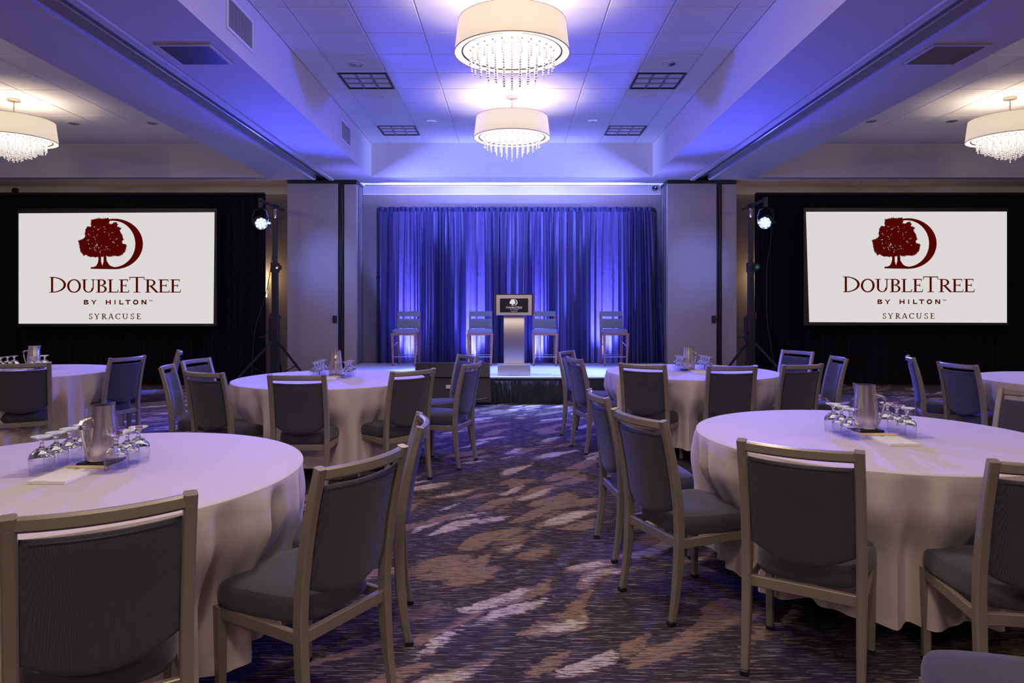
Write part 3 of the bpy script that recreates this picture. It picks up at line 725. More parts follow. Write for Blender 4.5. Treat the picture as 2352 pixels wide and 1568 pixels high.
for x in (XD(868), XD(1503)):
    m = MB().tube([(x, 0, .02), (x, 0, 3.18)], .022, 10); m.lathe([(.03, 1.9), (.03, 1.96)], 10, M=Matrix.Translation((x, 0, 0))); m.box(x - .2, -.06, 0, x + .2, .25, .012); m.obj('upright', BLACKM, t)

# LED uplight fixtures behind the drape
for x, nm in ((UPX[0], 'far left'), (-.72, 'centre left'), (.50, 'centre right'), (1.70, 'far right')):
    u = thing('uplight', 'floor uplight glowing behind the stage drape, %s of the row of four' % nm, 'uplight', (x, 12.60, 0), 0, 'LED uplights behind the stage drape')
    MB().lathe([(.09, .0), (.09, .12), (.085, .125), (.075, .125), (.075, .11), (0, .11)], 20).obj('housing', BLACK, u)
    MB().lathe([(0, .112), (.072, .114)], 20, cap=False).obj('lens', LED, u, fix=False)

# partition stacks
def stack(s, label, edges):
    xa, xb = sorted((s * 2.77, s * 4.0)); cx = (xa + xb) / 2
    t = thing('folding_partition', label, 'partition', (cx, 12.15, 0)); hw = (xb - xa) / 2; H = 3.585
    x1, x2 = [e - cx for e in edges]
    for k in range(5):
        y = .11 * k
        if k == 0:
            MB().cbox(-hw, y, .03, x1, y + .10, H, .004).obj('panel', PANEL, t)
            MB().cbox(x2, y + .01, .03, hw, y + .10, H - .01, .004).obj('panel', PANEL, t)
            MB().box(x1, y + .03, .03, x2, y + .09, H).obj('hinge_seal', BLACK, t, angle=0)
            m = MB(); xx = (x1 * .35 + x2 * .65); m.tube([(xx + .006 * math.sin(i * .9), y + .02, .04 + (H - .08) * i / 20) for i in range(21)], (x2 - x1) * .26, 8); m.obj('rubber_bulb', BLACKM, t)
        else:
            MB().cbox(-hw, y, .03, hw, y + .10, H, .004).obj('panel', PANEL, t)
            MB().box(-hw - .004 if s > 0 else hw, y + .03, .03, -hw if s > 0 else hw + .004, y + .07, H).obj('edge_seal', BLACK, t, angle=0)
    MB().box(-hw, -.004, H, hw, .545, ZS - .002).obj('top_seal', BLACK, t, angle=0)
    MB().box(-hw, .01, 0.0, hw, .53, .03).obj('bottom_seal', BLACK, t, angle=0)
    m = MB().cbox(x1 - .09, -.022, 1.10, x1 - .012, 0, 1.235, .006); m.obj('latch_box', BLACK, t)
stack(-1, 'stacked beige folding partition panels left of the stage', (-3.09 - .01, -2.99))
stack(1, 'stacked beige folding partition panels right of the stage', (3.64, 3.74))
# small wall objects
def sconce(x, y, z, label):
    t = thing('wall_sconce', label, 'wall lamp', (x, YW, z), 0, 'warm wall sconces behind the drapes')
    MB().cbox(-.06, -.02, -.17, .06, 0, .17, .004).obj('backplate', NICKEL, t)
    m = MB(); m.grid(lambda u, v: (.075 * math.cos(PI * (1 + u)), -.02 + .08 * math.sin(PI * (1 + u)), -.15 + .30 * v), 14, 2); m.obj('lamp_shade', SCON, t, fix=False)
sconce(*SCONCES[0], 'glowing wall sconce half hidden by the left black drape')
sconce(*SCONCES[1], 'glowing wall sconce behind the edge of the right black drape')
t = thing('wall_camera', 'small round black camera on the crown above the stage, right side', 'camera', (2.66, YW - .014, 3.60))
MB().lathe([(.05, 0), (.05, .05), (.035, .07), (0, .07)], 20, M=Matrix.Rotation(PI / 2, 4, 'X')).obj('housing', BLACK, t)
MB().lathe([(.018, .069), (.018, .078), (0, .08)], 14, M=Matrix.Rotation(PI / 2, 4, 'X')).obj('lens', CHROME, t)
t = thing('wall_camera', 'small round black camera on the crown at the far left', 'camera', (-9.25, YW - .014, 3.555))
MB().lathe([(.05, 0), (.05, .05), (.035, .07), (0, .07)], 20, M=Matrix.Rotation(PI / 2, 4, 'X')).obj('housing', BLACK, t)
for x, y, l in ((-.38, 12.15, 'tiny fire sprinkler under the soffit above the stage'), (6.3, 12.3, 'tiny fire sprinkler under the soffit above the right screen')):
    t = thing('fire_sprinkler', l, 'sprinkler', (x, y, ZS))
    MB().lathe([(.03, 0), (.03, -.004), (.008, -.008), (.008, -.03), (.02, -.032), (.02, -.036), (0, -.036)], 14).obj('sprinkler_head', CHROME, t)

# ------------------------------------------------------------------ crank stands, cans
def stand(s, x, y, label, lab2):
    t = thing('crank_light_stand', label, 'light stand', (x, y, 0))
    MB().sweep([(0, 0, .16), (0, 0, 1.22)], .125, .125, up=(0, 1, 0), c=.01).obj('lower_tube', BLACKM, t)
    m = MB().sweep([(0, 0, 1.20), (0, 0, 2.10)], .095, .095, up=(0, 1, 0), c=.008); m.obj('middle_tube', BLACKM, t)
    MB().sweep([(0, 0, 2.08), (0, 0, 2.90)], .07, .07, up=(0, 1, 0), c=.006).obj('upper_tube', BLACKM, t)
    MB().sweep([(0, 0, 1.19), (0, 0, 1.27)], .15, .15, up=(0, 1, 0), c=.01).obj('lower_collar', BLACK, t)
    MB().sweep([(0, 0, 1.98), (0, 0, 2.14)], .12, .12, up=(0, 1, 0), c=.01).obj('upper_collar', BLACK, t)
    kx = .07
    o = MB().lathe([(.03, -.05), (.055, -.04), (.06, 0), (.055, .04), (0, .04)], 16, M=Matrix.Translation((kx, -.06, 2.06)) @ Matrix.Rotation(PI / 2, 4, 'X')).obj('lock_knob', BLACK, t)
    MB().lathe([(0, .041), (.025, .043)], 12, M=Matrix.Translation((kx, -.06, 2.06)) @ Matrix.Rotation(PI / 2, 4, 'X'), cap=False).obj('knob_cap', TEAL if s > 0 else CHROME, o, fix=False)
    m = MB().cbox(-.09, -.03, 1.24, -.07, .03, 1.29, .004); m.cbox(.07, -.03, 1.24, .09, .03, 1.29, .004); m.obj('release_lever', REDP, t, label='red release lever')
    MB().lathe([(.022, 2.90), (.022, 3.02), (.028, 3.03), (.028, 3.06)], 14).obj('spigot', CHROME, t, label='chrome spigot')
    m = MB().tube([(-.06, -.06, .95), (-.12, -.08, .97), (-.14, -.08, .88), (-.24, -.08, .88)], .009, 6); m.obj('crank_handle', BLACKM, t)
    m = MB().cbox(-.10, -.05, .80, -.062, .05, 1.22, .004)
    for k in range(5): m.lathe([(.008, 0), (.008, .006)], 8, M=Matrix.Translation((-.08, -.05, .86 + k * .05)) @ Matrix.Rotation(PI / 2, 4, 'X'))
    m.obj('winch', BLACKM, t)
    MB().lathe([(.09, .70), (.09, .82)], 4, M=Matrix.Rotation(PI / 4, 4, 'Z')).obj('leg_bracket', BLACKM, t)
    for k, a in enumerate((200, 320, 80) if s > 0 else (-20, 220, 100)):
        ca, sa = math.cos(R(a)), math.sin(R(a))
        l = MB().sweep([(.06 * ca, .06 * sa, .80), (.80 * ca, .80 * sa, .03)], .04, .03).obj('leg', BLACKM, t)
        MB().sweep([(.06 * ca, .06 * sa, .22), (.42 * ca, .42 * sa, .40)], .02, .012).obj('brace', BLACKM, l)
        MB().lathe([(.03, 0), (.035, .03), (.02, .05)], 10, M=Matrix.Translation((.80 * ca, .80 * sa, 0))).obj('rubber_foot', BLACK, l)
    # crossbar running front to back on top
    yn, yf = -.72, .42
    MB().tube([(0, yn, 3.10), (0, yf, 3.10)], .027, 10).obj('crossbar', BLACKM, t)
    m = MB().cbox(-.035, -.05, 3.05, .035, .05, 3.14, .005); m.tube([(-.05, 0, 3.10), (.07, 0, 3.10)], .012, 6); m.obj('bar_clamp', BLACKM, t)
    # can
    cx, cy, cz = x + s * -.0, y + yn + .04, 2.74
    c = thing('par_can', lab2, 'stage light', tuple(CANS[s][0]))
    aim = CANS[s][1]; Mr = aim.to_track_quat('Z', 'Y').to_matrix().to_4x4()
    MB().lathe([(.0, -.16), (.07, -.16), (.095, -.10), (.10, .0), (.10, .05), (.094, .05), (.094, .01), (0, .01)], 24, M=Mr).obj('housing', BLACK, c)
    MB().lathe([(0, .012), (.092, .014)], 24, M=Mr, cap=False).obj('lens', LED, c, fix=False)
    m = MB()
    for k in range(12):
        a = 2 * PI * k / 12 if k < 8 else 2 * PI * k / 4; r = .068 if k < 8 else .03
        if k < 8: a = 2 * PI * k / 8
        m.lathe([(0, .021), (.016, .019), (.018, .014)], 8, M=Mr @ Matrix.Translation((r * math.cos(a), r * math.sin(a), 0)))
    m.obj('led_cluster', LEDW, c)
    m = MB().tube([(-.125, 0, -.02), (-.13, 0, .10), (-.10, 0, .20), (0, 0, .24), (.10, 0, .20), (.13, 0, .10), (.125, 0, -.02)], .010, 6)
    m.obj('yoke', BLACKM, c)
    m = MB().cbox(-.03, -.03, .24, .03, .03, .40, .004); m.obj('hook_clamp', BLACKM, c)
    MB().tube([(.125, 0, 0), (.165, 0, 0)], .02, 8).obj('yoke_knob', BLACK, c)
    return t
stand(-1, -4.04, 11.64, 'black crank light stand on tripod legs left of the stage', 'lit blue LED par can hanging from the left stand')
stand(1, 4.04, 11.55, 'black crank light stand on tripod legs right of the stage', 'lit blue LED par can hanging from the right stand')
def cable(pts, label, r=.006, mat_=BLACK):
    P = []
    V = [Vector(p) for p in pts]
    for i in range(len(V) - 1):
        a, b, c, d = V[max(i - 1, 0)], V[i], V[i + 1], V[min(i + 2, len(V) - 1)]
        for k in range(6):
            u = k / 6; P.append(.5 * ((2 * b) + (c - a) * u + (2 * a - 5 * b + 4 * c - d) * u * u + (3 * b - a - 3 * c + d) * u ** 3))
    P.append(V[-1])
    tag(MB().tube(P, r, 6).obj('power_cable', mat_), label, 'cable')
cable([(-3.95, 11.0, 2.86), (-3.93, 11.12, 2.6), (-3.96, 11.30, 2.3), (-4.12, 11.42, 1.6), (-4.30, 11.42, 1.0), (-4.34, 11.4, .3), (-4.30, 11.35, .012), (-4.2, 11.0, .008)], 'black cable hanging down beside the left light stand', .006)
cable([(4.14, 10.95, 2.84), (4.22, 11.1, 2.6), (4.24, 11.36, 2.0), (4.26, 11.4, 1.2), (4.36, 11.38, .5), (4.42, 11.3, .012), (4.6, 11.1, .008)], 'black cable hanging down beside the right light stand', .006)
cable([(4.75, 11.0, .008), (5.4, 10.9, .008), (6.2, 10.6, .008), (7.2, 10.35, .008), (8.4, 10.0, .008)], 'black cable lying across the carpet under the right screen', .009)
cable([(-5.9, 11.3, .008), (-5.5, 11.2, .008), (-5.0, 11.5, .008), (-4.5, 11.45, .008)], 'black cable lying on the carpet under the left screen', .009)

# ------------------------------------------------------------------ confidence monitor in front of the stage
t = thing('floor_monitor', 'black flat confidence monitor standing on the carpet before the stage', 'monitor', (-.84, 9.55, 0))
M = Matrix.Translation((0, .02, .06)) @ Matrix.Rotation(R(-14), 4, 'X')
MB().cbox(-.53, -.03, .34, .53, .03, .56, .01, M=M).obj('upper_shell', mat('monitor_shell', (0.008, 0.008, 0.014), .4), t)
MB().add([(-.53, .0, .0), (.545, .0, .0), (.53, .0, .36), (-.53, .0, .36), (-.53, .09, .0), (.545, .09, .0), (.53, .03, .36), (-.53, .03, .36)], [(0, 1, 2, 3), (7, 6, 5, 4), (0, 4, 5, 1), (1, 5, 6, 2), (2, 6, 7, 3), (3, 7, 4, 0)], M=M).obj('lower_shell', BLACK, t, angle=0)
MB().cbox(-.34, -.10, 0, -.28, .25, .06, .005).cbox(.28, -.10, 0, .34, .25, .06, .005).obj('foot', BLACKM, t)
MB().cbox(-.09, -.045, .18, .02, -.03, .24, .004, M=M).obj('connector_plate', CHROME, t)
m = MB(); m.tube([(.20 + .11 * math.cos(a * .5), -.05, .20 + .10 * math.sin(a * .5)) for a in range(-3, 10)], .004, 5); m.tube([(.05, -.05, .12), (.3, -.06, .10), (.5, -.05, .13)], .004, 5); m.obj('cable_loop', VENTG, t)

# ------------------------------------------------------------------ podium
t = thing('podium', 'brushed steel podium with a dark logo sign, at the stage centre', 'podium', (.03, 10.26, ZT))
MB().cbox(-.245, -.15, 0, .245, .13, .158, .004).obj('base', PODST, t)
def colf(u):
    z = .158 + .96 * u; return (-.02 - .085 * math.sin(PI * min(1, max(0, u))) , z)
m = MB(); n = 24; vs = []; fs = []
for i in range(n + 1):
    y, z = colf(i / n); vs += [(-.153, y, z), (.153, y, z), (.153, y + .10, z), (-.153, y + .10, z)]
for i in range(n):
    for k in range(4): j = (k + 1) % 4; fs.append((i * 4 + k, i * 4 + j, i * 4 + 4 + j, i * 4 + 4 + k))
fs += [(3, 2, 1, 0), (n * 4, n * 4 + 1, n * 4 + 2, n * 4 + 3)]
m.add(vs, fs).obj('column', PODST, t)
hb = MB().cbox(-.265, -.24, .895, .265, .16, 1.195, .004).obj('desk', PODST, t)
for x in (-.285, .268): MB().cbox(x, -.25, .888, x + .018, .18, 1.205, .003).obj('side_panel', DWOOD, t, label='dark wood side panel')
MB().box(-.268, -.25, 1.196, .268, .18, 1.206).obj('top_panel', DWOOD, t, angle=0, label='dark wood top panel')
sg = MB().cbox(-.208, -.246, .935, .208, -.240, 1.140, .002).obj('sign', mat('sign_black', (.006, .006, .014), .3), t, label='black logo sign')
sp = 10.0 / F
PP = lambda e: (lambda x, y: ((x - 265) * .123 * sp, -.2475 - e, 1.037 - (y - 617) * .123 * sp))
link('tree_emblem', art_mesh(TREE, 'tree_emblem', LOGOW, PP(0)), sg)
for L_ in LET: link('lettering', art_mesh(L_, 'lettering', LOGOW, PP(0)), sg)

# ------------------------------------------------------------------ stools
def superell(hwf, hwb, y0, y1, e=5, n=40):
    pts = []
    for k in range(n):
        a = 2 * PI * k / n; c, s_ = math.cos(a), math.sin(a)
        u = math.copysign(abs(c) ** (2 / e), c); v = math.copysign(abs(s_) ** (2 / e), s_)
        y = (y0 + y1) / 2 + (y1 - y0) / 2 * v; f = (y - y0) / (y1 - y0)
        pts.append((u * (hwb + (hwf - hwb) * f), y))
    return pts
def make_stool():
    t = thing('bar_stool', 'x', 'bar stool', group='bar stools on the stage')     # faces -Y
    for s in (-1, 1):
        MB().sweep([(s * .19, -.20, .02), (s * .205, -.205, .56)], [.026, .046], [.026, .046], up=(0, 1, 0)).obj('leg', WOOD, t)
        m = MB().sweep([(s * .18, .245, .02), (s * .185, .20, .30), (s * .19, .185, .60), (s * .19, .235, .93)], [.026, .036, .038, .030], [.03, .04, .04, .03], up=(0, 1, 0)); m.obj('leg', WOOD, t)
        MB().tube([(s * .197, -.18, .33), (s * .187, .19, .40)], .009, 6).obj('side_stretcher', CHROME, t)
    for sx, sy in ((-.19, -.20), (.19, -.20), (-.18, .245), (.18, .245)): MB().lathe([(.016, 0), (.013, .022)], 10, M=Matrix.Translation((sx, sy, 0))).obj('foot_cap', BLACK, t)
    MB().cbox(-.20, -.225, .525, .20, -.19, .565, .003).cbox(-.20, .16, .525, .20, .19, .565, .003).cbox(-.215, -.19, .525, -.185, .16, .565, .003).cbox(.185, -.19, .525, .215, .16, .565, .003).obj('apron', WOOD, t)
    MB().sweep([(-.185, -.20, .155), (.185, -.20, .155)], .012, .016).sweep([(-.17, .228, .16), (.17, .228, .16)], .012, .012).obj('footrest', CHROME, t, label='chrome footrest bar')
    MB().layers(superell(.20, .225, -.24, .20), [(.97, .562), (1, .575), (1, .60), (.97, .618), (.85, .628), (.5, .632)]).obj('seat', TEALF, t)
    def bk(z0, z1, y0, y1, name, T=.02):
        m = MB(); lays = 9; vs = []; 
        def fn(u, v):
            a = 2 * PI * u; c, s_ = math.cos(a), math.sin(a)
            x = .205 * math.copysign(abs(c) ** .35, c); yy = T * math.copysign(abs(s_) ** .7, s_)
            e = min(1, 12 * min(v, 1 - v) + .75)
            return (x * (.985 if v in (0, 1) else 1) * (1 - .02 * v), y0 + (y1 - y0) * v + yy * e + .02 * (x / .2) ** 2 * -1, z0 + (z1 - z0) * v)
        m.grid(fn, 32, 9, closed=True); n = 32
        m.f.append(tuple(range(n))); m.f.append(tuple(8 * n + k for k in range(n))); m.m += [0, 0]
        m.obj(name, STRIPE, t)
    bk(.635, .80, .185, .205, 'lower_backrest'); bk(.845, .935, .215, .235, 'upper_backrest')
    return t
st0 = make_stool()
SL = ('bar stool with blue-grey striped back, leftmost of the four on stage', 'bar stool with striped back, just left of the podium', 'bar stool with striped back, just right of the podium', 'bar stool with blue-grey striped back, rightmost of the four on stage')
for i, (x, y, a) in enumerate(((-1.845, 11.93, 3), (-.553, 11.93, -1), (.568, 11.93, 1), (1.775, 11.93, -3))):
    o = st0 if i == 0 else copy_tree(st0)
    o.location = (x, y, ZT); o.rotation_euler = (0, 0, R(-a)); o['label'] = SL[i]

# ------------------------------------------------------------------ banquet chair (faces +Y)
ZP = ((0.0, -.240), (.12, -.218), (.25, -.203), (.40, -.197), (.52, -.203), (.65, -.222), (.78, -.250), (.905, -.285))
def py(z):
    for (a, ya), (b, yb) in zip(ZP, ZP[1:]):
        if z <= b: return ya + (yb - ya) * (z - a) / (b - a)
    return ZP[-1][1]
def make_chair():
    t = thing('banquet_chair', 'x', 'chair')
    for s in (-1, 1):
        pts = [(s * .199, py(.02 + .885 * k / 16), .02 + .885 * k / 16) for k in range(17)]
        w_ = [.029 + .006 * smooth(0, .3, k / 16) for k in range(17)]
        h_ = [.030 + .012 * smooth(0, .3, k / 16) - .010 * smooth(.6, 1, k / 16) for k in range(17)]
        m = MB().sweep(pts, w_, h_, up=(0, 1, 0), c=.005)
        m.lathe([(.005, 0), (.005, .002)], 8, M=Matrix.Translation((s * .199, py(.87) - .0155, .872)) @ Matrix.Rotation(PI / 2, 4, 'X'))
        l = m.obj('leg', FRAME, t)
        MB().cbox(s * .199 - .016, -.257, 0, s * .199 + .016, -.223, .021, .003).obj('foot_glide', BLACK, l)
        m = MB().sweep([(s * .196, .198, .018), (s * .198, .200, .372)], [.029, .036], [.030, .038], up=(0, 1, 0), c=.005)
        l = m.obj('leg', FRAME, t)
        MB().cbox(s * .196 - .016, .182, 0, s * .196 + .016, .214, .02, .003).obj('foot_glide', BLACK, l)
    m = MB()
    m.sweep([(-.185, -.197, .352), (.185, -.197, .352)], .022, .042, c=.003)
    m.sweep([(-.185, .204, .352), (.185, .204, .352)], .022, .042, c=.003)
    for s in (-1, 1): m.sweep([(s * .200, -.19, .352), (s * .199, .195, .352)], .020, .042, c=.003)
    m.obj('seat_frame', FRAME, t)
    MB().layers(superell(.235, .178, -.182, .245, 4.5, 44), [(.955, .374), (.985, .382), (1.0, .400), (1.0, .420), (.985, .440), (.95, .455), (.86, .465), (.6, .472), (.3, .474)]).obj('seat', FABRIC, t)
    bow = .034
    m = MB().sweep([(.184 * (k / 8 - 1), -.281 - bow * (1 - (k / 8 - 1) ** 2), .883) for k in range(17)], .024, .040, c=.007)
    m.obj('top_rail', FRAME, t)
    def pad(u, v, side):
        uu = math.sin((u - .5) * PI); vv = .5 + .5 * math.sin((v - .5) * PI)
        x = uu * .181
        zb = .505 - .052 * (1 - uu * uu) ; zt = .842 - .004 * (1 - uu * uu)
        z = zb + (zt - zb) * vv
        e = (1 - abs(uu) ** 10) ** .5 * (1 - abs(2 * vv - 1) ** 12) ** .5 if (abs(uu) < 1 and 0 < vv < 1) else 0
        th = (.019 if side < 0 else .024) * e * side
        return (x, py(z) + .004 - bow * .85 * (1 - uu * uu) + th, z)
    m = MB(); n = 19; nv = 19
    A = [[pad(i / (n - 1), j / (nv - 1), 1) for i in range(n)] for j in range(nv)]; B = [[pad(i / (n - 1), j / (nv - 1), -1) for i in range(n)] for j in range(nv)]
    vs = [p for r_ in A for p in r_]; idB = {}
    for j in range(nv):
        for i in range(n):
            if i in (0, n - 1) or j in (0, nv - 1): idB[i, j] = j * n + i
            else: idB[i, j] = len(vs); vs.append(B[j][i])
    fs = []
    for j in range(nv - 1):
        for i in range(n - 1):
            fs.append((j * n + i, j * n + i + 1, (j + 1) * n + i + 1, (j + 1) * n + i)); fs.append((idB[i, j], idB[i, j + 1], idB[i + 1, j + 1], idB[i + 1, j]))
    bk = m.add(vs, fs).obj('backrest', FABRIC, t, angle=60)
    # welt seam along the top edge of the pad's rear
    pts = []
    for k in range(15):
        uu = -.93 + 1.86 * k / 14; z = .832 - .004 * (1 - uu * uu); pts.append((uu * .181, py(z) - bow * .85 * (1 - uu * uu) - .0135, z))
    MB().tube(pts, .0013, 5).obj('piping', BLACK, bk)
    return t
ch0 = make_chair()
TC = {'T1': (-1.69, 2.67), 'T2': (1.79, 3.43), 'T3': (-1.62, 6.10), 'T4': (1.775, 6.76), 'T5': (-4.85, 6.75), 'T6': (5.0, 5.93)}
TN = {'T1': 'front left table', 'T2': 'front right table', 'T3': 'rear centre-left table', 'T4': 'rear centre-right table', 'T5': 'far left table', 'T6': 'far right table'}
# back-top centre (x, y), heading in degrees clockwise from +Y, table, label
CH = [
 (-1.038, 1.741, -32.7, 'T1', 'grey chair seen from behind in the bottom left corner'),
 (-.499, 2.297, -59.6, 'T1', 'grey chair beside the front left table, nearest to the aisle and camera'),
 (-.415, 3.04, -98, 'T1', 'grey chair seen edge-on between the front left table and the aisle'),
 (1.037, 2.473, 32.4, 'T2', 'grey chair seen from behind, at the middle front of the front right table'),
 (.587, 3.178, 66.6, 'T2', 'grey chair with bluish seat turned toward the front right table, by the aisle'),
 (.498, 3.945, 83, 'T2', 'grey chair seen edge-on at the aisle side of the front right table'),
 (1.77, 2.205, 8, 'T2', 'grey chair seen from behind, cut by the right edge, front right table'),
 (3.10, 4.02, -118, 'T2', 'grey chair half cut by the right photo edge, behind the front right table'),
 (-1.579, 5.01, 0, 'T3', 'grey chair with its back square to the camera at the rear centre-left table'),
 (-2.357, 5.22, 25.3, 'T3', 'grey chair seen from behind at the left front of the rear centre-left table'),
 (-2.92, 5.78, 76, 'T3', 'blue-lit chair seen edge-on, left of the rear centre-left table'),
 (-2.99, 6.465, 100, 'T3', 'blue-lit chair facing the camera side, left behind the rear centre-left table'),
 (-.777, 5.375, -45, 'T3', 'grey chair at the right front of the rear centre-left table'),
 (-.35, 6.03, -72, 'T3', 'grey chair at the right of the rear centre-left table, beside the aisle'),
 (-.456, 6.965, -120.5, 'T3', 'grey chair before the floor monitor, turned to the rear centre-left table'),
 (1.133, 5.933, 31, 'T4', 'grey chair seen from behind, leftmost front one of the rear centre-right table'),
 (1.857, 5.76, -2, 'T4', 'grey chair with its back square to the camera at the rear centre-right table'),
 (2.506, 5.888, -18, 'T4', 'grey chair seen from behind at the right front of the rear centre-right table'),
 (3.20, 7.655, -118, 'T4', 'blue-lit chair facing forward behind the right of the rear centre-right table'),
 (3.23, 6.75, -84, 'T4', 'blue-lit chair seen edge-on, right of the rear centre-right table'),
 (.605, 6.63, 75, 'T4', 'blue-lit chair at the aisle side of the rear centre-right table, nearer one'),
 (.60, 7.60, 118, 'T4', 'grey chair at the aisle side of the rear centre-right table, nearest the stage'),
 (-4.312, 6.007, -30, 'T5', 'grey chair seen from behind at the far left table, cut by the photo edge'),
 (-3.806, 6.76, -72.5, 'T5', 'half blue-lit chair at the right side of the far left table'),
 (-3.74, 7.65, -117, 'T5', 'blue-lit chair seen edge-on, right behind the far left table'),
 (3.905, 5.99, 80, 'T6', 'half blue-lit chair at the left side of the far right table'),
 (3.975, 6.80, 113, 'T6', 'blue-lit chair seen edge-on, left behind the far right table'),
 (1.61, 1.645, -84, None, 'dark chair seat corner cut off in the bottom right corner'),
]
PUSH = {k: [] for k in TC}
for i, (x, y, h, tb, lab) in enumerate(CH):
    o = ch0 if i == 0 else copy_tree(ch0)
    s_, c_ = math.sin(R(h)), math.cos(R(h))
    ox, oy = x + .28 * s_, y + .28 * c_
    o.location = (ox, oy, 0); o.rotation_euler = (0, 0, R(-h)); o['label'] = lab
    o['group'] = 'banquet chairs at the round tables'
    if tb: PUSH[tb].append((ox, oy, s_, c_))

# ------------------------------------------------------------------ tables and cloths
ZTB = .762; RT = .832; HEM = .135
def inside_chair(px_, py_, cl, z):
    """how deep (m) a point lies inside a chair's footprint, measured back along its facing direction"""
    best = 0
    for ox, oy, s_, c_ in cl:
        dx, dy = px_ - ox, py_ - oy
        f = dx * s_ + dy * c_; l = abs(dx * c_ - dy * s_)
        if f < -.35: continue
        w_ = 1 - smooth(.225, .30, l)
        d = (.275 - f) * w_
        best = max(best, d)
    return best
def table(key, seed):
    cx, cy = TC[key]; cl = PUSH[key]
    t = thing('round_table', 'round banquet table hidden under the cloth, %s' % TN[key], 'table', (cx, cy, 0), 0, 'round banquet tables')
    MB().lathe([(0, ZTB - .03), (RT - .012, ZTB - .03), (RT - .006, ZTB - .024), (RT - .006, ZTB - .008), (RT - .012, ZTB - .004), (0, ZTB - .004)], 64).obj('tabletop', VENTG, t)
    for k in range(4):
        a = PI / 4 + k * PI / 2; MB().tube([(.30 * math.cos(a), .30 * math.sin(a), .0), (.34 * math.cos(a), .34 * math.sin(a), ZTB - .03)], .014, 8).obj('leg', BLACKM, t)
    rg = random.Random(seed)
    ns = [(14 + rg.randint(-1, 1), .50), (21 + rg.randint(-1, 1), .50), (37 + rg.randint(-2, 2), .35), (8, .10)]
    comp = [(n, a, rg.uniform(0, 2 * PI)) for n, a in ns]
    def fold(phi):
        return sum(a * math.sin(n * phi + p + .6 * math.sin(3 * phi + p)) for n, a, p in comp)
    nA = 288
    zs = [(RT * f, ZTB, 0) for f in (.15, .35, .55, .75, .9, .97)] + [(RT - .002, ZTB - .001, 0), (RT + .003, ZTB - .003, 0), (RT + .004, ZTB - .009, 0)]
    nd = 20
    rows = [('r', r_, z, 0) for r_, z, _ in zs] + [('d', 0, ZTB - .014 - (ZTB - .014 - HEM) * k / nd, k / nd) for k in range(1, nd + 1)]
    def pt(u, v):
        phi = 2 * PI * u; k = int(round(v * (len(rows) - 1))); kind, r_, z, d = rows[k]
        ca, sa = math.cos(phi), math.sin(phi)
        if kind == 'r': return (r_ * ca, r_ * sa, z)
        f = fold(phi)
        r = RT + .006 + .020 * d + .050 * (f - .35) * min(1, d * 1.8) ** .6
        return (r * ca, r * sa, z + (.008 * math.sin(9 * phi + seed) * d), d)
    P = [[pt(i / nA, j / (len(rows) - 1)) for i in range(nA)] for j in range(len(rows))]
    LO = [0.0] * nA                                 # how far each bearing is pressed in by a chair seat
    for i in range(nA):
        a = 2 * PI * i / nA; r = RT + .02; lo = 0
        while lo < .105 and inside_chair(cx + (r - lo) * math.cos(a), cy + (r - lo) * math.sin(a), cl, .4) > 0: lo += .01
        LO[i] = lo
    for _ in range(3): LO = [.25 * LO[i - 1] + .5 * LO[i] + .25 * LO[(i + 1) % nA] for i in range(nA)]
    for j in range(len(zs), len(rows)):
        for i in range(nA):
            x, y, z, d = P[j][i]; r = math.hypot(x, y); k = (r - LO[i] * smooth(.20, .58, d)) / r
            P[j][i] = (x * k, y * k, z)
    P = [[p[:3] for p in row] for row in P]
    vs = [tuple(p) for row in P for p in row]; fs = []
    for j in range(len(rows) - 1):
        for i in range(nA): k = (i + 1) % nA; fs.append((j * nA + i, j * nA + k, (j + 1) * nA + k, (j + 1) * nA + i))
    fs.append(tuple(range(nA)))
    o = MB().add(vs, fs).obj('tablecloth', CLOTH, angle=50); o.location = (cx, cy, 0)
    tag(o, 'pale linen tablecloth draped to near the floor over the %s' % TN[key], 'tablecloth', 'pale linen tablecloths')
for i, k in enumerate(TC): table(k, 40 + i)

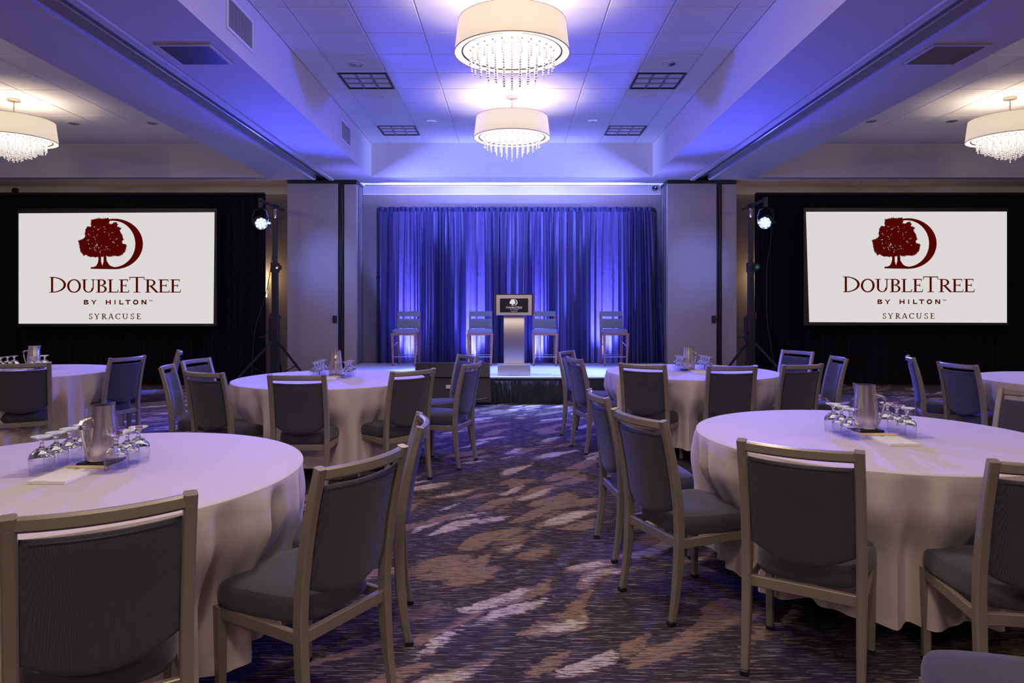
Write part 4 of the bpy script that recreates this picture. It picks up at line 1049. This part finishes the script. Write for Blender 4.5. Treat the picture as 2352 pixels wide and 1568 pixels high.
# ------------------------------------------------------------------ table settings
gprof = [(0, .1465), (.0375, .1465), (.0378, .1452), (.030, .142), (.012, .134), (.0068, .124), (.0062, .112), (.010, .104), (.026, .094), (.040, .077), (.0435, .062), (.044, .052), (.0425, .03), (.0385, .002), (.0381, .0),
         (.0373, .0), (.0375, .002), (.0414, .03), (.0428, .052), (.0422, .060), (.0385, .0735), (.0245, .087), (.012, .095), (0, .098)]
gm = MB().lathe(gprof, 32, cap=False)
gm.m = [0 if (k // 32 <= 9 or k // 32 >= 19) else 1 for k in range(len(gm.f))]
GM = gm.mesh('goblet', [GLASS, THIN], 60)
def make_pitcher():
    t = thing('water_pitcher', 'x', 'pitcher')
    H = .226; n = 40; m = MB()
    prof = [(0, 0), (.056, 0), (.060, .004), (.0625, .03), (.0615, .07), (.0575, .12), (.052, .17), (.0475, .21), (.047, .226), (.0455, .226), (.046, .21), (.0505, .17), (.056, .12), (.060, .07), (.061, .03), (.056, .008), (0, .008)]
    m.lathe(prof, n, cap=False)
    for i, (x, y, z) in enumerate(m.v):       # pull a spout out at -X
        if z > .16:
            f = smooth(.16, .226, z); a = math.atan2(y, -x); k = math.exp(-(a / .32) ** 2) * f
            m.v[i] = (x - .018 * k, y, z + .006 * k)
    m.obj('body', STEEL, t)
    h = MB().sweep([(.046, 0, .178), (.066, 0, .176), (.088, 0, .170), (.0945, 0, .158), (.092, 0, .140), (.082, 0, .09), (.070, 0, .045), (.062, 0, .022)], [.016, .017, .018, .018, .016, .013, .010, .008], [.008, .009, .011, .011, .010, .009, .008, .006], up=(0, 0, 1), c=.003)
    h.obj('handle', STEEL, t)
    return t
pt0 = make_pitcher()
pad_m = MB().cbox(-.07, -.11, 0, .07, .11, .0055, .0008).cbox(-.069, -.1095, .0058, .070, .1095, .0115, .0008)
PAD = pad_m.mesh('notepad', PAPER, 0)
padmark = MB().box(-.018, .082, .0116, .002, .094, .0118).box(-.045, -.096, .0116, .0, -.0935, .0118).mesh('printed_mark', mat('print_grey', (.25, .22, .24), .8), 0)
def pen_mesh():
    m = MB(); Rm = Matrix.Rotation(PI / 2, 4, 'Y')
    m.lathe([(.0, .0), (.0037, .012), (.0037, .165), (0, .166)], 6, M=Rm)
    return m.mesh('pencil', PENCIL, 30)
PEN = pen_mesh()
COAST = MB().cbox(-.065, -.065, 0, .065, .065, .012, .002).mesh('coaster', BLACK, 35)
first_p = [True]
def setting(key, ox, oy, gl, gr, pitch, pad, hang, mirrored=False, pads=True):
    cx, cy = TC[key]; tn = TN[key]; Z = ZTB + .0006
    def glass(col, side):
        n = len(col)
        for i, (dx, dy) in enumerate(col):
            pos = ('nearest', 'second', 'third', 'farthest')[i if i < n - 1 else 3] if n == 4 else ('nearest', 'middle', 'farthest')[i]
            o = link('goblet', GM, None, (cx + dx, cy + dy, Z), 0)
            tag(o, 'upside-down clear goblet, %s in the %s row on the %s' % (pos, side, tn), 'glass', 'upside-down goblets on the %s' % tn)
    glass(gl, 'left'); glass(gr, 'right')
    px_, py_ = cx + pitch[0], cy + pitch[1]
    tag(link('coaster', COAST, None, (px_, py_, Z), 0), 'square black coaster under the pitcher on the %s' % tn, 'coaster')
    p = pt0 if first_p[0] else copy_tree(pt0); first_p[0] = False
    p.location = (px_, py_, Z + .0121); p.rotation_euler = (0, 0, R(hang)); p['label'] = 'brushed steel water pitcher on the %s' % tn; p['category'] = 'pitcher'
    o = thing('notepad', 'small white notepad lying on the %s' % tn, 'notepad', (cx + pad[0], cy + pad[1], Z))
    link('page_block', PAD, o); link('printed_mark', padmark, o, (0, -.012, 0))
    for k, (dx, dy, a) in enumerate(((-.075, .103, 1), (-.10 if mirrored else -.06, .091, -2))):
        e = link('pencil', PEN, None, (cx + pad[0] + dx, cy + pad[1] + dy - .002, Z + .0154), R(a))
        tag(e, 'yellow wood pencil on the %s, %s of the pair' % (tn, ('farther', 'nearer')[k]), 'pencil')
c4 = lambda x, ys_: [(x, y) for y in ys_]
setting('T1', 0, 0, c4(-.118, (-.045, .038, .122, .206)), c4(.142, (.0, .078, .158)), (-.005, .15), (0, -.085), 251)
setting('T2', 0, 0, c4(-.143, (-.105, -.018, .070)), c4(.150, (-.075, .012, .098)), (.045, .115), (.022, -.175), -48, mirrored=True)
setting('T3', 0, 0, c4(-.135, (-.02, .07, .16, .25)), c4(.14, (.0, .09, .18)), (.0, .17), (.0, -.05), -75)
setting('T4', 0, 0, c4(-.11, (-.06, .03, .12)), c4(.155, (-.06, .03, .12, .21)), (-.0, .10), (.05, -.135), -55, mirrored=True)
setting('T5', 0, 0, c4(-.16, (-.15, -.06, .03, .12)), c4(.12, (-.02, .07, .16)), (-.045, .24), (-.05, .02), 195)
